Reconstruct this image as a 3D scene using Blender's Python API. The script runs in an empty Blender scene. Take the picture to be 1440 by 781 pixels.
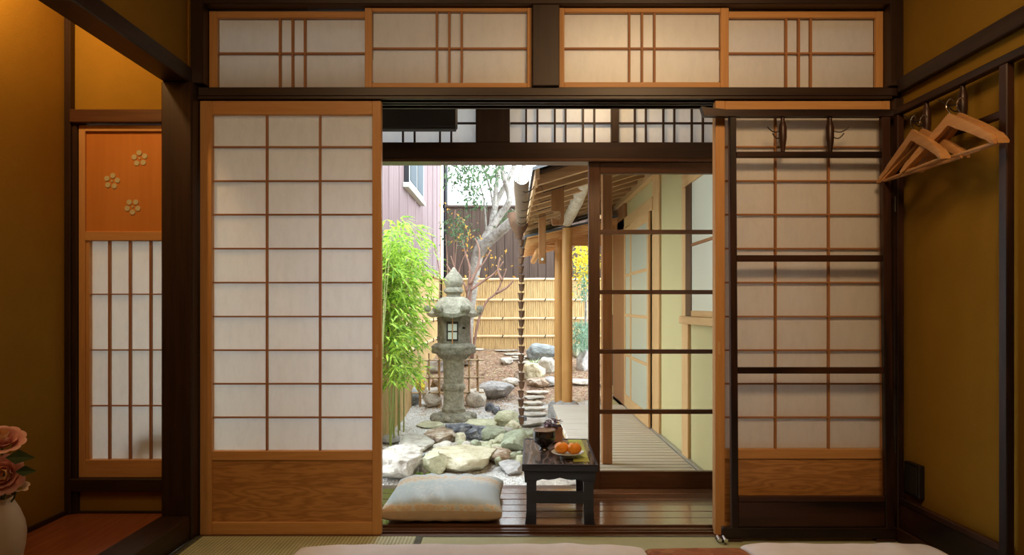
import bpy, bmesh, math, random
from mathutils import Vector, Matrix, noise

# ------------------------------------------------------------------ scene, camera, light
SC = bpy.context.scene
COL = SC.collection
R = math.radians
FPX = 937.0            # focal length in pixels of a 1440 px wide frame
CX, CY = 717.0, 430.0  # where the level optical axis meets the picture
CAMY, CAMZ = -2.7, 0.93

cam_data = bpy.data.cameras.new('camera')
cam = bpy.data.objects.new('camera', cam_data)
COL.objects.link(cam)
cam.location = (0, CAMY, CAMZ)
cam.rotation_euler = (R(90), 0, 0)
cam_data.sensor_width = 36.0
cam_data.lens = 36.0 * FPX / 1440.0
cam_data.shift_x = (720 - CX) / 1440.0
cam_data.shift_y = (CY - 390.5) / 1440.0
cam_data.clip_start = 0.02
SC.camera = cam

SC.view_settings.view_transform = 'Standard'
SC.view_settings.look = 'None'
SC.view_settings.gamma = 1.0
SC.view_settings.use_curve_mapping = False
SC.view_settings.exposure = 0.0
SC.cycles.use_denoising = True
SC.cycles.max_bounces = 10
SC.cycles.diffuse_bounces = 6
SC.cycles.transparent_max_bounces = 12
SC.cycles.caustics_reflective = False
SC.cycles.caustics_refractive = False
SC.cycles.sample_clamp_indirect = 6.0

world = bpy.data.worlds.new('overcast_sky')
SC.world = world
world.use_nodes = True
bgn = world.node_tree.nodes['Background']
bgn.inputs[0].default_value = (0.82, 0.92, 1.0, 1)
bgn.inputs[1].default_value = 6.6


def light(name, kind, loc, energy, color, **kw):
    l = bpy.data.lights.new(name, kind)
    l.energy = energy
    l.color = color
    rot = kw.pop('rot', (0, 0, 0))
    for k, v in kw.items():
        setattr(l, k, v)
    o = bpy.data.objects.new(name, l)
    o.location = loc
    o.rotation_euler = rot
    COL.objects.link(o)
    return o


WARM = (1.0, 0.60, 0.24)
light('alcove_lamp', 'POINT', (-1.62, -0.60, 2.24), 22.0, WARM, shadow_soft_size=0.04)


def aimed(name, loc, target, energy, cone, soft):
    o = light(name, 'SPOT', loc, energy, (1.0, 0.62, 0.30), spot_size=R(cone), spot_blend=1.0, shadow_soft_size=soft)
    o.rotation_euler = (Vector(target) - Vector(loc)).to_track_quat('-Z', 'Y').to_euler()
    return o


# unseen fill spots added to wash the upper half of the paper doors
# (no fitting is modelled; their cones keep off the bedding)
aimed('fill_spot', (-0.70, -1.75, 2.44), (-0.62, 0, 1.45), 46, 100, .25)
aimed('fill_spot', (0.75, -1.75, 2.44), (0.85, 0, 1.35), 128, 100, .25)
light('room_fill', 'AREA', (-0.2, -2.7, 2.44), 8, (1.0, 0.66, 0.36), shape='DISK', size=0.5)  # unseen fill added behind the camera to brighten roses, vase and pillar
light('veranda_lamp', 'AREA', (0.45, 0.42, 2.16), 4.5, (1.0, 0.68, 0.36), shape='DISK', size=0.14)


def P(px, py, d):
    """point of the place seen at a spot of the photograph, at distance d along the optical axis"""
    return Vector(((px - CX) * d / FPX, CAMY + d, CAMZ - (py - CY) * d / FPX))


def X(px, d=2.7): return (px - CX) * d / FPX
def Z(py, d=2.7): return CAMZ - (py - CY) * d / FPX


# ------------------------------------------------------------------ mesh helpers
class MB:
    def __init__(self, f=None):
        self.v, self.f, self.fn = [], [], f

    def add(self, vs, fs):
        n = len(self.v)
        self.v += [Vector(p) for p in vs]
        self.f += [tuple(i + n for i in q) for q in fs]
        return self

    def box(self, x0, x1, y0, y1, z0, z1, b=0.0, m=None):
        if b <= 0:
            vs = [(x, y, z) for x in (x0, x1) for y in (y0, y1) for z in (z0, z1)]
            fs = [(0, 1, 3, 2), (4, 6, 7, 5), (0, 4, 5, 1), (2, 3, 7, 6), (0, 2, 6, 4), (1, 5, 7, 3)]
        else:
            b = min(b, (x1 - x0) * .45, (y1 - y0) * .45, (z1 - z0) * .45)
            vs, idx = [], {}
            for i, x in enumerate((x0, x1)):
                for j, y in enumerate((y0, y1)):
                    for k, z in enumerate((z0, z1)):
                        sx, sy, sz = (1, -1)[i] * b, (1, -1)[j] * b, (1, -1)[k] * b
                        for a, p in enumerate(((x, y + sy, z + sz), (x + sx, y, z + sz), (x + sx, y + sy, z))):
                            idx[i, j, k, a] = len(vs)
                            vs.append(p)
            I = idx
            fs = []
            for i in (0, 1):
                q = [I[i, 0, 0, 0], I[i, 0, 1, 0], I[i, 1, 1, 0], I[i, 1, 0, 0]]
                fs.append(q if i == 0 else q[::-1])
                q = [I[0, i, 0, 1], I[1, i, 0, 1], I[1, i, 1, 1], I[0, i, 1, 1]]
                fs.append(q if i == 0 else q[::-1])
                q = [I[0, 0, i, 2], I[0, 1, i, 2], I[1, 1, i, 2], I[1, 0, i, 2]]
                fs.append(q if i == 0 else q[::-1])
            for a in (0, 1):
                for c in (0, 1):
                    fs.append([I[0, a, c, 1], I[1, a, c, 1], I[1, a, c, 2], I[0, a, c, 2]][:: 1 if a != c else -1][::-1])
                    fs.append([I[a, 0, c, 0], I[a, 1, c, 0], I[a, 1, c, 2], I[a, 0, c, 2]][:: 1 if a != c else -1])
                    fs.append([I[a, c, 0, 0], I[a, c, 1, 0], I[a, c, 1, 1], I[a, c, 0, 1]][:: 1 if a == c else -1])
            for i in (0, 1):
                for j in (0, 1):
                    for k in (0, 1):
                        q = [I[i, j, k, 0], I[i, j, k, 1], I[i, j, k, 2]]
                        fs.append(q if (i + j + k) % 2 == 0 else q[::-1])
        if m is not None:
            vs = [m @ Vector(p) for p in vs]
        return self.add(vs, fs)

    def tube(self, pts, rad, seg=8, cap=True):
        pts = [Vector(p) for p in pts]
        n = len(pts)
        if not isinstance(rad, (list, tuple)):
            rad = [rad] * n
        vs, fs = [], []
        up = None
        for i, p in enumerate(pts):
            t = (pts[min(i + 1, n - 1)] - pts[max(i - 1, 0)]).normalized()
            if up is None:
                a = Vector((0, 0, 1)) if abs(t.z) < .9 else Vector((1, 0, 0))
                up = (a - t * a.dot(t)).normalized()
            else:
                up = (up - t * up.dot(t)).normalized()
            w = t.cross(up)
            for s in range(seg):
                a = 2 * math.pi * s / seg
                vs.append(p + (up * math.cos(a) + w * math.sin(a)) * rad[i])
        for i in range(n - 1):
            for s in range(seg):
                s2 = (s + 1) % seg
                fs.append((i * seg + s, i * seg + s2, (i + 1) * seg + s2, (i + 1) * seg + s))
        if cap:
            fs.append(tuple(range(seg))[::-1])
            fs.append(tuple((n - 1) * seg + s for s in range(seg)))
        return self.add(vs, fs)

    def lathe(self, prof, seg=24, c=(0, 0, 0), phase=0.0, fr=None):
        """profile of (r, z) pairs, turned about z"""
        vs, fs = [], []
        n = len(prof)
        for r, z in prof:
            for s in range(seg):
                a = 2 * math.pi * s / seg + phase
                k = fr(a) if fr else 1.0
                vs.append((c[0] + r * k * math.cos(a), c[1] + r * k * math.sin(a), c[2] + z))
        for i in range(n - 1):
            for s in range(seg):
                s2 = (s + 1) % seg
                fs.append((i * seg + s, i * seg + s2, (i + 1) * seg + s2, (i + 1) * seg + s))
        if prof[0][0] > 1e-5:
            fs.append(tuple(range(seg))[::-1])
        if prof[-1][0] > 1e-5:
            fs.append(tuple((n - 1) * seg + s for s in range(seg)))
        return self.add(vs, fs)

    def prism(self, poly, y0, y1):
        """polygon of (x, z) extruded along y"""
        n = len(poly)
        vs = [(x, y0, z) for x, z in poly] + [(x, y1, z) for x, z in poly]
        fs = [tuple(range(n)), tuple(range(2 * n - 1, n - 1, -1))]
        for i in range(n):
            j = (i + 1) % n
            fs.append((i, i + n, j + n, j))
        return self.add(vs, fs)

    def leaf(self, p, d, n, L, w, fold=.25, droop=.3):
        """pointed leaf of four faces, folded on the midrib"""
        d = d.normalized()
        s = d.cross(n)
        if s.length < 1e-4:
            s = d.cross(Vector((.3, .5, .8)))
        s.normalize()
        u = s.cross(d)
        m = p + d * L * .45
        e = p + d * L - Vector((0, 0, L * droop))
        return self.add([p, m + s * w + u * w * fold - Vector((0, 0, L * droop * .25)), e,
                         m - s * w + u * w * fold - Vector((0, 0, L * droop * .25)), m - Vector((0, 0, L * droop * .2))],
                        [(0, 4, 1), (1, 4, 2), (0, 3, 4), (3, 2, 4)])

    def build(self, name, m, parent=None, smooth=False, origin=None):
        """links the collected shapes as one mesh object; vertices are given in world space"""
        if self.fn:
            self.v = [Vector(self.fn(p)) for p in self.v]
        o0 = Vector((0, 0, 0))
        if parent is not None:
            o0 = wloc(parent)
        org = Vector(origin) if origin is not None else o0
        me = bpy.data.meshes.new(name)
        me.from_pydata([tuple(p - org) for p in self.v], [], self.f)
        if len(self.f) < 4000:
            fix_normals(me)
        me.materials.append(m)
        if smooth:
            me.polygons.foreach_set('use_smooth', [True] * len(me.polygons))
            if smooth != 'all':
                try:
                    me.set_sharp_from_angle(angle=R(40))
                except Exception:
                    pass
        me.update()
        o = bpy.data.objects.new(name, me)
        COL.objects.link(o)
        if parent is not None:
            o.parent = parent
        o.location = org - o0
        return o


def wloc(o):
    v = Vector((0, 0, 0))
    while o is not None:
        v += o.location
        o = o.parent
    return v


def tag(o, label=None, cat=None, group=None, kind=None):
    if label: o['label'] = label
    if cat: o['category'] = cat
    if group: o['group'] = group
    if kind: o['kind'] = kind
    return o


def thing(name, label, cat, loc, group=None, kind=None):
    o = bpy.data.objects.new(name, None)
    o.empty_display_size = .05
    COL.objects.link(o)
    o.location = loc
    return tag(o, label, cat, group, kind)


def fix_normals(me):
    b = bmesh.new(); b.from_mesh(me)
    bmesh.ops.recalc_face_normals(b, faces=b.faces)
    b.to_mesh(me); b.free()


BOXC = {}


def bx(name, m, parent, x0, x1, y0, y1, z0, z1, b=.0015):
    """box part; equal boxes share one mesh"""
    dx, dy, dz = x1 - x0, y1 - y0, z1 - z0
    key = (round(dx, 4), round(dy, 4), round(dz, 4), b, m.name)
    me = BOXC.get(key)
    if me is None:
        mb = MB().box(-dx / 2, dx / 2, -dy / 2, dy / 2, -dz / 2, dz / 2, b)
        me = bpy.data.meshes.new(name)
        me.from_pydata([tuple(p) for p in mb.v], [], mb.f)
        fix_normals(me)
        me.materials.append(m)
        BOXC[key] = me
    o = bpy.data.objects.new(name, me)
    COL.objects.link(o)
    c = Vector(((x0 + x1) / 2, (y0 + y1) / 2, (z0 + z1) / 2))
    if parent is not None:
        o.parent = parent
        c = c - wloc(parent)
    o.location = c
    return o


PLC = {}


def pane(name, m, parent, x0, x1, y, z0, z1):
    """upright sheet in the xz plane"""
    dx, dz = x1 - x0, z1 - z0
    key = (round(dx, 4), round(dz, 4), m.name)
    me = PLC.get(key)
    if me is None:
        me = bpy.data.meshes.new(name)
        me.from_pydata([(-dx / 2, 0, -dz / 2), (dx / 2, 0, -dz / 2), (dx / 2, 0, dz / 2), (-dx / 2, 0, dz / 2)], [], [(0, 1, 2, 3)])
        me.materials.append(m)
        PLC[key] = me
    o = bpy.data.objects.new(name, me)
    COL.objects.link(o)
    o.parent = parent
    o.location = Vector(((x0 + x1) / 2, y, (z0 + z1) / 2)) - wloc(parent)
    return o


def copy_tree(o, parent=None):
    c = o.copy()
    COL.objects.link(c)
    c.parent = parent
    for ch in o.children:
        copy_tree(ch, c)
    return c


# ------------------------------------------------------------------ materials
def new_mat(name):
    m = bpy.data.materials.new(name)
    m.use_nodes = True
    nt = m.node_tree
    for n in list(nt.nodes):
        nt.nodes.remove(n)
    out = nt.nodes.new('ShaderNodeOutputMaterial')
    return m, nt, out


def nd(nt, t, **kw):
    n = nt.nodes.new(t)
    for k, v in kw.items():
        if k in n.inputs.keys() if isinstance(k, str) else False:
            n.inputs[k].default_value = v
        else:
            setattr(n, k, v)
    return n


def ramp(nt, stops):
    r = nt.nodes.new('ShaderNodeValToRGB')
    e = r.color_ramp.elements
    while len(e) < len(stops):
        e.new(.5)
    for i, (p, c) in enumerate(stops):
        e[i].position = p
        e[i].color = (*c, 1)
    return r


def coords(nt, scale=(1, 1, 1), rnd=0.0, kind='Object'):
    tc = nt.nodes.new('ShaderNodeTexCoord')
    mp = nt.nodes.new('ShaderNodeMapping')
    mp.inputs['Scale'].default_value = scale
    L = nt.links.new
    if rnd:
        oi = nt.nodes.new('ShaderNodeObjectInfo')
        mu = nt.nodes.new('ShaderNodeVectorMath'); mu.operation = 'SCALE'
        mu.inputs[0].default_value = (rnd, rnd * 1.7, rnd * .6)
        L(oi.outputs['Random'], mu.inputs['Scale'])
        ad = nt.nodes.new('ShaderNodeVectorMath'); ad.operation = 'ADD'
        L(tc.outputs[kind], ad.inputs[0]); L(mu.outputs[0], ad.inputs[1])
        L(ad.outputs[0], mp.inputs['Vector'])
    else:
        L(tc.outputs[kind], mp.inputs['Vector'])
    return mp.outputs['Vector']


def pbr(nt, out, rough=.5, spec=.5, metal=0.0):
    b = nt.nodes.new('ShaderNodeBsdfPrincipled')
    b.inputs['Roughness'].default_value = rough
    b.inputs['Metallic'].default_value = metal
    b.inputs['Specular IOR Level'].default_value = spec
    nt.links.new(b.outputs[0], out.inputs[0])
    return b


def bump(nt, b, h, strength=.3, dist=.002):
    bp = nt.nodes.new('ShaderNodeBump')
    bp.inputs['Strength'].default_value = strength
    bp.inputs['Distance'].default_value = dist
    nt.links.new(h, bp.inputs['Height'])
    nt.links.new(bp.outputs[0], b.inputs['Normal'])


def wood(name, c0, c1, axis='z', rough=.5, spec=.4, freq=26, figure=0.0, bmp=.15, fscale=9.0, fmix=.6):
    m, nt, out = new_mat(name)
    L = nt.links.new
    a = {'x': (.06, 1, 1), 'y': (1, .06, 1), 'z': (1, 1, .06)}[axis]
    v = coords(nt, a, 7.0)
    n1 = nd(nt, 'ShaderNodeTexNoise'); n1.inputs['Scale'].default_value = freq * 2.2
    n1.inputs['Detail'].default_value = 5; n1.inputs['Roughness'].default_value = .65
    L(v, n1.inputs['Vector'])
    fac = n1.outputs[0]
    if figure:
        v2 = coords(nt, {'x': (.16, 1, 1), 'y': (1, .16, 1), 'z': (1, 1, .16)}[axis], 7.0)
        n2 = nd(nt, 'ShaderNodeTexNoise'); n2.inputs['Scale'].default_value = fscale; n2.inputs['Detail'].default_value = 3
        L(v2, n2.inputs['Vector'])
        mu = nd(nt, 'ShaderNodeMath', operation='MULTIPLY'); mu.inputs[1].default_value = figure
        L(n2.outputs[0], mu.inputs[0])
        pp = nd(nt, 'ShaderNodeMath', operation='PINGPONG'); pp.inputs[1].default_value = 1.0
        L(mu.outputs[0], pp.inputs[0])
        mx = nd(nt, 'ShaderNodeMix'); mx.inputs[0].default_value = fmix
        L(n1.outputs[0], mx.inputs[2]); L(pp.outputs[0], mx.inputs[3])
        fac = mx.outputs[0]
    r = ramp(nt, [(.25, c1), (.72, c0)])
    L(fac, r.inputs[0])
    b = pbr(nt, out, rough, spec)
    L(r.outputs[0], b.inputs['Base Color'])
    bump(nt, b, fac, bmp, .0015)
    return m


def plain(name, c, rough=.5, spec=.5, metal=0.0, var=0.0, scale=8, bmp=0.0):
    m, nt, out = new_mat(name)
    b = pbr(nt, out, rough, spec, metal)
    b.inputs['Base Color'].default_value = (*c, 1)
    if var or bmp:
        v = coords(nt, (1, 1, 1), 3.0)
        n = nd(nt, 'ShaderNodeTexNoise'); n.inputs['Scale'].default_value = scale; n.inputs['Detail'].default_value = 5
        nt.links.new(v, n.inputs['Vector'])
        if var:
            r = ramp(nt, [(.3, tuple(x * (1 - var) for x in c)), (.7, tuple(min(1, x * (1 + var)) for x in c))])
            nt.links.new(n.outputs[0], r.inputs[0])
            nt.links.new(r.outputs[0], b.inputs['Base Color'])
        if bmp:
            bump(nt, b, n.outputs[0], bmp, .004)
    return m


def plaster(name, c, var=.08):
    m, nt, out = new_mat(name)
    L = nt.links.new
    b = pbr(nt, out, .95, .1)
    v = coords(nt)
    n = nd(nt, 'ShaderNodeTexNoise'); n.inputs['Scale'].default_value = 3.5; n.inputs['Detail'].default_value = 8
    n.inputs['Roughness'].default_value = .7
    f = nd(nt, 'ShaderNodeTexNoise'); f.inputs['Scale'].default_value = 260; f.inputs['Detail'].default_value = 2
    L(v, n.inputs['Vector']); L(v, f.inputs['Vector'])
    r = ramp(nt, [(.3, tuple(x * (1 - var) for x in c)), (.7, tuple(x * (1 + var) for x in c))])
    L(n.outputs[0], r.inputs[0]); L(r.outputs[0], b.inputs['Base Color'])
    bump(nt, b, f.outputs[0], .25, .002)
    return m


def paper_mat(name, c, trans=.42):
    m, nt, out = new_mat(name)
    L = nt.links.new
    v = coords(nt, (1, 1, .35), 5.0)
    n = nd(nt, 'ShaderNodeTexNoise'); n.inputs['Scale'].default_value = 30; n.inputs['Detail'].default_value = 8
    n.inputs['Roughness'].default_value = .75
    L(v, n.inputs['Vector'])
    r = ramp(nt, [(.30, tuple(x * .93 for x in c)), (.55, c)])
    L(n.outputs[0], r.inputs[0])
    d = nt.nodes.new('ShaderNodeBsdfDiffuse'); t = nt.nodes.new('ShaderNodeBsdfTranslucent')
    L(r.outputs[0], d.inputs[0]); L(r.outputs[0], t.inputs[0])
    mx = nt.nodes.new('ShaderNodeMixShader'); mx.inputs[0].default_value = trans
    L(d.outputs[0], mx.inputs[1]); L(t.outputs[0], mx.inputs[2]); L(mx.outputs[0], out.inputs[0])
    return m


def glass_mat(name, tint=(.76, .72, .62), ior=1.35, mul=1.0):
    m, nt, out = new_mat(name)
    L = nt.links.new
    t = nt.nodes.new('ShaderNodeBsdfTransparent'); t.inputs[0].default_value = (*tint, 1)
    g = nt.nodes.new('ShaderNodeBsdfGlossy'); g.inputs['Roughness'].default_value = .02
    f = nt.nodes.new('ShaderNodeFresnel'); f.inputs[0].default_value = ior
    mx = nt.nodes.new('ShaderNodeMixShader')
    L(f.outputs[0], mx.inputs[0]); L(t.outputs[0], mx.inputs[1]); L(g.outputs[0], mx.inputs[2]); L(mx.outputs[0], out.inputs[0])
    return m


def rock_mat(name, c, c2, c3, scale=3.0, rough=.85):
    m, nt, out = new_mat(name)
    L = nt.links.new
    v = coords(nt, (1, 1, 1), 9.0)
    n = nd(nt, 'ShaderNodeTexNoise'); n.inputs['Scale'].default_value = scale * 3; n.inputs['Detail'].default_value = 10
    n.inputs['Roughness'].default_value = .68
    L(v, n.inputs['Vector'])
    r = ramp(nt, [(.30, c3), (.48, c2), (.62, c)])
    L(n.outputs[0], r.inputs[0])
    oi = nt.nodes.new('ShaderNodeObjectInfo')
    hs = nt.nodes.new('ShaderNodeHueSaturation')
    mr = nd(nt, 'ShaderNodeMapRange'); mr.inputs[3].default_value = .8; mr.inputs[4].default_value = 1.15
    L(oi.outputs['Random'], mr.inputs[0]); L(mr.outputs[0], hs.inputs['Value'])
    L(r.outputs[0], hs.inputs['Color'])
    b = pbr(nt, out, rough, .25)
    L(hs.outputs[0], b.inputs['Base Color'])
    n2 = nd(nt, 'ShaderNodeTexNoise'); n2.inputs['Scale'].default_value = 40; n2.inputs['Detail'].default_value = 6
    L(v, n2.inputs['Vector'])
    bump(nt, b, n2.outputs[0], .8, .02)
    return m


def cells(name, cols, scale, rough=.9, bmp=.0):
    """speckled colour, one for each small cell"""
    m, nt, out = new_mat(name)
    L = nt.links.new
    v = coords(nt)
    vo = nt.nodes.new('ShaderNodeTexVoronoi'); vo.inputs['Scale'].default_value = scale
    L(v, vo.inputs['Vector'])
    sp = nt.nodes.new('ShaderNodeSeparateColor')
    L(vo.outputs['Color'], sp.inputs[0])
    n = len(cols)
    r = ramp(nt, [(i / max(1, n - 1), c) for i, c in enumerate(cols)])
    L(sp.outputs[0], r.inputs[0])
    b = pbr(nt, out, rough, .2)
    L(r.outputs[0], b.inputs['Base Color'])
    if bmp:
        bump(nt, b, vo.outputs['Distance'], bmp, .02)
    return m


def leaf_mat(name, c, c2, trans=.35, sc=9):
    m, nt, out = new_mat(name)
    L = nt.links.new
    v = coords(nt)
    n = nd(nt, 'ShaderNodeTexNoise'); n.inputs['Scale'].default_value = sc; n.inputs['Detail'].default_value = 3
    L(v, n.inputs['Vector'])
    r = ramp(nt, [(.35, c2), (.62, c)])
    L(n.outputs[0], r.inputs[0])
    b = nt.nodes.new('ShaderNodeBsdfPrincipled'); b.inputs['Roughness'].default_value = .45
    b.inputs['Specular IOR Level'].default_value = .3
    t = nt.nodes.new('ShaderNodeBsdfTranslucent')
    L(r.outputs[0], b.inputs['Base Color']); L(r.outputs[0], t.inputs[0])
    mx = nt.nodes.new('ShaderNodeMixShader'); mx.inputs[0].default_value = trans
    L(b.outputs[0], mx.inputs[1]); L(t.outputs[0], mx.inputs[2]); L(mx.outputs[0], out.inputs[0])
    return m


def wavebump(name, c, c2, axis, scale, rough=.8, strength=.4, spec=.3):
    m, nt, out = new_mat(name)
    L = nt.links.new
    v = coords(nt)
    w = nt.nodes.new('ShaderNodeTexWave'); w.wave_type = 'BANDS'; w.bands_direction = axis
    w.inputs['Scale'].default_value = scale; w.inputs['Distortion'].default_value = .4
    L(v, w.inputs['Vector'])
    n = nd(nt, 'ShaderNodeTexNoise'); n.inputs['Scale'].default_value = 14; n.inputs['Detail'].default_value = 4
    L(v, n.inputs['Vector'])
    mx = nd(nt, 'ShaderNodeMix'); mx.inputs[0].default_value = .5
    L(w.outputs[1], mx.inputs[2]); L(n.outputs[0], mx.inputs[3])
    r = ramp(nt, [(.2, c2), (.75, c)])
    L(mx.outputs[0], r.inputs[0])
    b = pbr(nt, out, rough, spec)
    L(r.outputs[0], b.inputs['Base Color'])
    bump(nt, b, w.outputs[1], strength, .003)
    return m


M = {}
for ax in 'xyz':
    M['dark_' + ax] = wood('dark_timber_' + ax, (.042, .020, .011), (.016, .0075, .0045), ax, .42, .4)
    M['cedar_' + ax] = wood('cedar_' + ax, (.62, .34, .13), (.50, .24, .08), ax, .45, .35, freq=30, bmp=.06)
    M['pale_' + ax] = wood('pale_cypress_' + ax, (.72, .48, .25), (.58, .35, .16), ax, .5, .3, bmp=.06)
    M['brown_' + ax] = wood('brown_timber_' + ax, (.115, .050, .022), (.050, .020, .009), ax, .38, .45)
    M['rack_' + ax] = wood('rack_timber_' + ax, (.046, .018, .011), (.010, .0045, .004), ax, .38, .4, freq=34, figure=5.0, bmp=.2)
    M['munt_' + ax] = wood('muntin_cedar_' + ax, (.42, .20, .085), (.30, .13, .05), ax, .5, .3, bmp=.05)
M['hip'] = wood('figured_cedar', (.54, .27, .09), (.34, .155, .05), 'x', .42, .4, freq=34, figure=16.0, bmp=.08, fscale=18, fmix=.42)
M['plaster'] = plaster('ochre_plaster', (.30, .172, .022))
M['cream_plaster'] = plaster('cream_plaster', (.60, .54, .31), .03)
M['paper'] = paper_mat('shoji_paper', (.89, .89, .88))
M['glass'] = glass_mat('clear_glass')
M['frost'] = plain('frosted_glass', (.76, .79, .70), .3, .4)
M['frost_door'] = plain('grey_green_frosted_glass', (.50, .54, .46), .3, .4)
M['tatami'] = wavebump('tatami_weave', (.50, .54, .36), (.39, .43, .27), 'Y', 90, .75, .3)
M['tatami2'] = wavebump('tatami_weave_cross', (.56, .60, .44), (.30, .35, .22), 'X', 22, .75, .5)
M['heri'] = plain('tatami_border', (.10, .11, .09), .85, .2, var=.25, scale=60)
M['floor_plank'] = wood('veranda_plank', (.26, .13, .065), (.11, .050, .024), 'x', .22, .8, freq=24, figure=4.0, bmp=.08)
_b = next(n_ for n_ in M['floor_plank'].node_tree.nodes if n_.type == 'BSDF_PRINCIPLED')
_b.inputs['Coat Weight'].default_value = 1.0; _b.inputs['Coat Roughness'].default_value = .16; _b.inputs['Coat IOR'].default_value = 1.7
M['toko'] = wood('alcove_board', (.30, .095, .035), (.20, .055, .02), 'y', .25, .55, bmp=.04)
M['deck'] = wood('deck_plank', (.66, .60, .52), (.52, .46, .38), 'x', .6, .3, bmp=.2)
M['linen'] = plain('white_linen', (.78, .78, .84), .85, .15, var=.03, scale=20, bmp=.1)
M['lacquer'] = wood('black_lacquered_wood', (.17, .13, .12), (.004, .004, .005), 'y', .24, .6, freq=14, figure=22.0, bmp=.6)
M['table_side'] = wood('blue_black_timber', (.036, .041, .070), (.016, .018, .030), 'x', .32, .45)
M['black'] = plain('black_plastic', (.012, .010, .010), .4, .4)
M['chrome'] = plain('chrome', (.75, .75, .74), .18, .5, 1.0)
M['iron'] = plain('dark_iron', (.05, .045, .04), .5, .4, .6)
M['copper'] = plain('brown_copper', (.16, .085, .050), .5, .4, .5, var=.3, scale=12)
M['hanger'] = wood('hanger_beech', (.62, .34, .14), (.48, .23, .08), 'y', .3, .5, bmp=.03)

# ------------------------------------------------------------------ the room shell
XL, XR, YB, ZC = -1.787, 1.58, -3.4, 2.50     # alcove wall, right wall, wall behind the viewer, ceiling
NT = [0]


def struct(name, label, cat, mb, m, smooth=False):
    o = mb.build(name, m, None, smooth, origin=tuple(sum((p for p in mb.v), Vector()) / len(mb.v)))
    return tag(o, label, cat, kind='structure')


def trim(label, m, x0, x1, y0, y1, z0, z1, b=.003, cat='beam'):
    NT[0] += 1
    return tag(bx('trim_%d' % NT[0], m, None, x0, x1, y0, y1, z0, z1, b), label, cat, kind='structure')


fl = tag(bx('floor', M['dark_x'], None, -1.9, 1.7, YB, .13, -.16, -.061, 0), 'tatami covered floor of the room', 'floor', kind='structure')
# tatami mats: part of the floor
for (x0, x1, y0, y1, mm, brd) in ((-1.2655, X(596), -.91, -.014, 'tatami2', 'x'), (X(596), 1.575, -.91, -.014, 'tatami', 'y'),
                                  (-1.2655, .158, -1.80, -.912, 'tatami', 'y'), (.16, 1.575, -1.80, -.912, 'tatami', 'y'),
                                  (-1.2655, .158, YB, -1.802, 'tatami', 'y'), (.16, 1.575, YB, -1.802, 'tatami', 'y')):
    t = bx('tatami_mat', M[mm], fl, x0, x1, y0, y1, -.0605, 0, .002)
    if brd == 'y':
        bx('cloth_border', M['heri'], t, x0 + .001, x1 - .001, y0 + .0005, y0 + .028, -.01, .0015, .0005)
        bx('cloth_border', M['heri'], t, x0 + .001, x1 - .001, y1 - .012, y1 - .0005, -.01, .0015, .0005)
    else:
        bx('cloth_border', M['heri'], t, x0 + .0005, x0 + .028, y0 + .001, y1 - .001, -.01, .0015, .0005)
        bx('cloth_border', M['heri'], t, x1 - .028, x1 - .0005, y0 + .001, y1 - .001, -.01, .0015, .0005)

struct('ceiling', 'dark boarded ceiling over the room and veranda', 'ceiling', MB().box(-2.0, 1.9, YB - .1, .12, ZC, ZC + .06), M['brown_y'])
struct('wall_right', 'ochre plaster wall behind the coat hangers', 'wall', MB().box(XR, XR + .12, YB, .10, -.05, ZC), M['plaster'])
struct('wall_left', 'ochre plaster wall along the alcove with the flower vase', 'wall', MB().box(XL - .12, XL, YB, .05, -.05, ZC), M['plaster'])
struct('wall_rear', 'ochre plaster wall at the far end of the room from the garden', 'wall', MB().box(-1.9, 1.7, YB - .1, YB, -.05, ZC), M['plaster'])
struct('wall_alcove_top', 'ochre plaster wall above the dark alcove beam', 'wall', MB().box(-1.345, -1.295, YB, -.03, 1.885, ZC), M['plaster'])
# alcove end wall, split round its window
ax0, ax1 = XL, -1.30
struct('wall_alcove_end', 'ochre plaster panel above the alcove window', 'wall', MB().box(ax0, ax1, 0, .05, Z(157), ZC), M['plaster'])
struct('wall_alcove_foot', 'low ochre plaster strip under the alcove window', 'wall', MB().box(ax0, ax1, 0, .05, 0, Z(689)), M['plaster'])
struct('wall_back', 'ochre plaster wall above the upper paper windows', 'wall', MB().box(-1.26, XR, 0, .05, 2.27, ZC), M['plaster'])

trim('thin dark corner post of the alcove', M['dark_z'], X(96.5), X(105.5), -.030, .02, .09, ZC, cat='post')
trim('dark jamb beside the alcove window', M['dark_z'], X(105), X(112.5), -.020, .045, .09, Z(157), cat='post')
trim('dark lintel over the alcove window', M['brown_x'], X(105), -1.38, -.035, .045, Z(175.5), Z(157))
trim('dark sill under the alcove window', M['dark_x'], X(105), -1.38, -.035, .045, Z(689), Z(671.1))
trim('thick dark alcove pillar beside the left paper door', M['dark_z'], X(237), X(280), -.06, .07, 0, 1.822, .006, 'post')
trim('dark beam running over the alcove opening', M['dark_y'], -1.378, -1.274, YB, -.03, 1.82, 1.885, .004)
trim('dark upper post left of the upper paper windows', M['dark_z'], X(272), X(290), -.03, .07, 1.822, 2.49, cat='post')
trim('dark post in the right corner beside the clothes rack', M['dark_z'], X(1252.5), XR - .001, -.03, .10, 0, Z(141), cat='post')
trim('dark upper post right of the upper paper windows', M['dark_z'], X(1246.5), XR - .001, -.03, .07, Z(124), 2.49, cat='post')
trim('dark post between the upper paper windows', M['dark_z'], X(748.5), X(786), -.03, .06, Z(124), 2.139, cat='post')
trim('dark beam above the upper paper windows', M['dark_x'], X(290), X(1246.5), -.03, .07, 2.14, 2.27)
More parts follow.
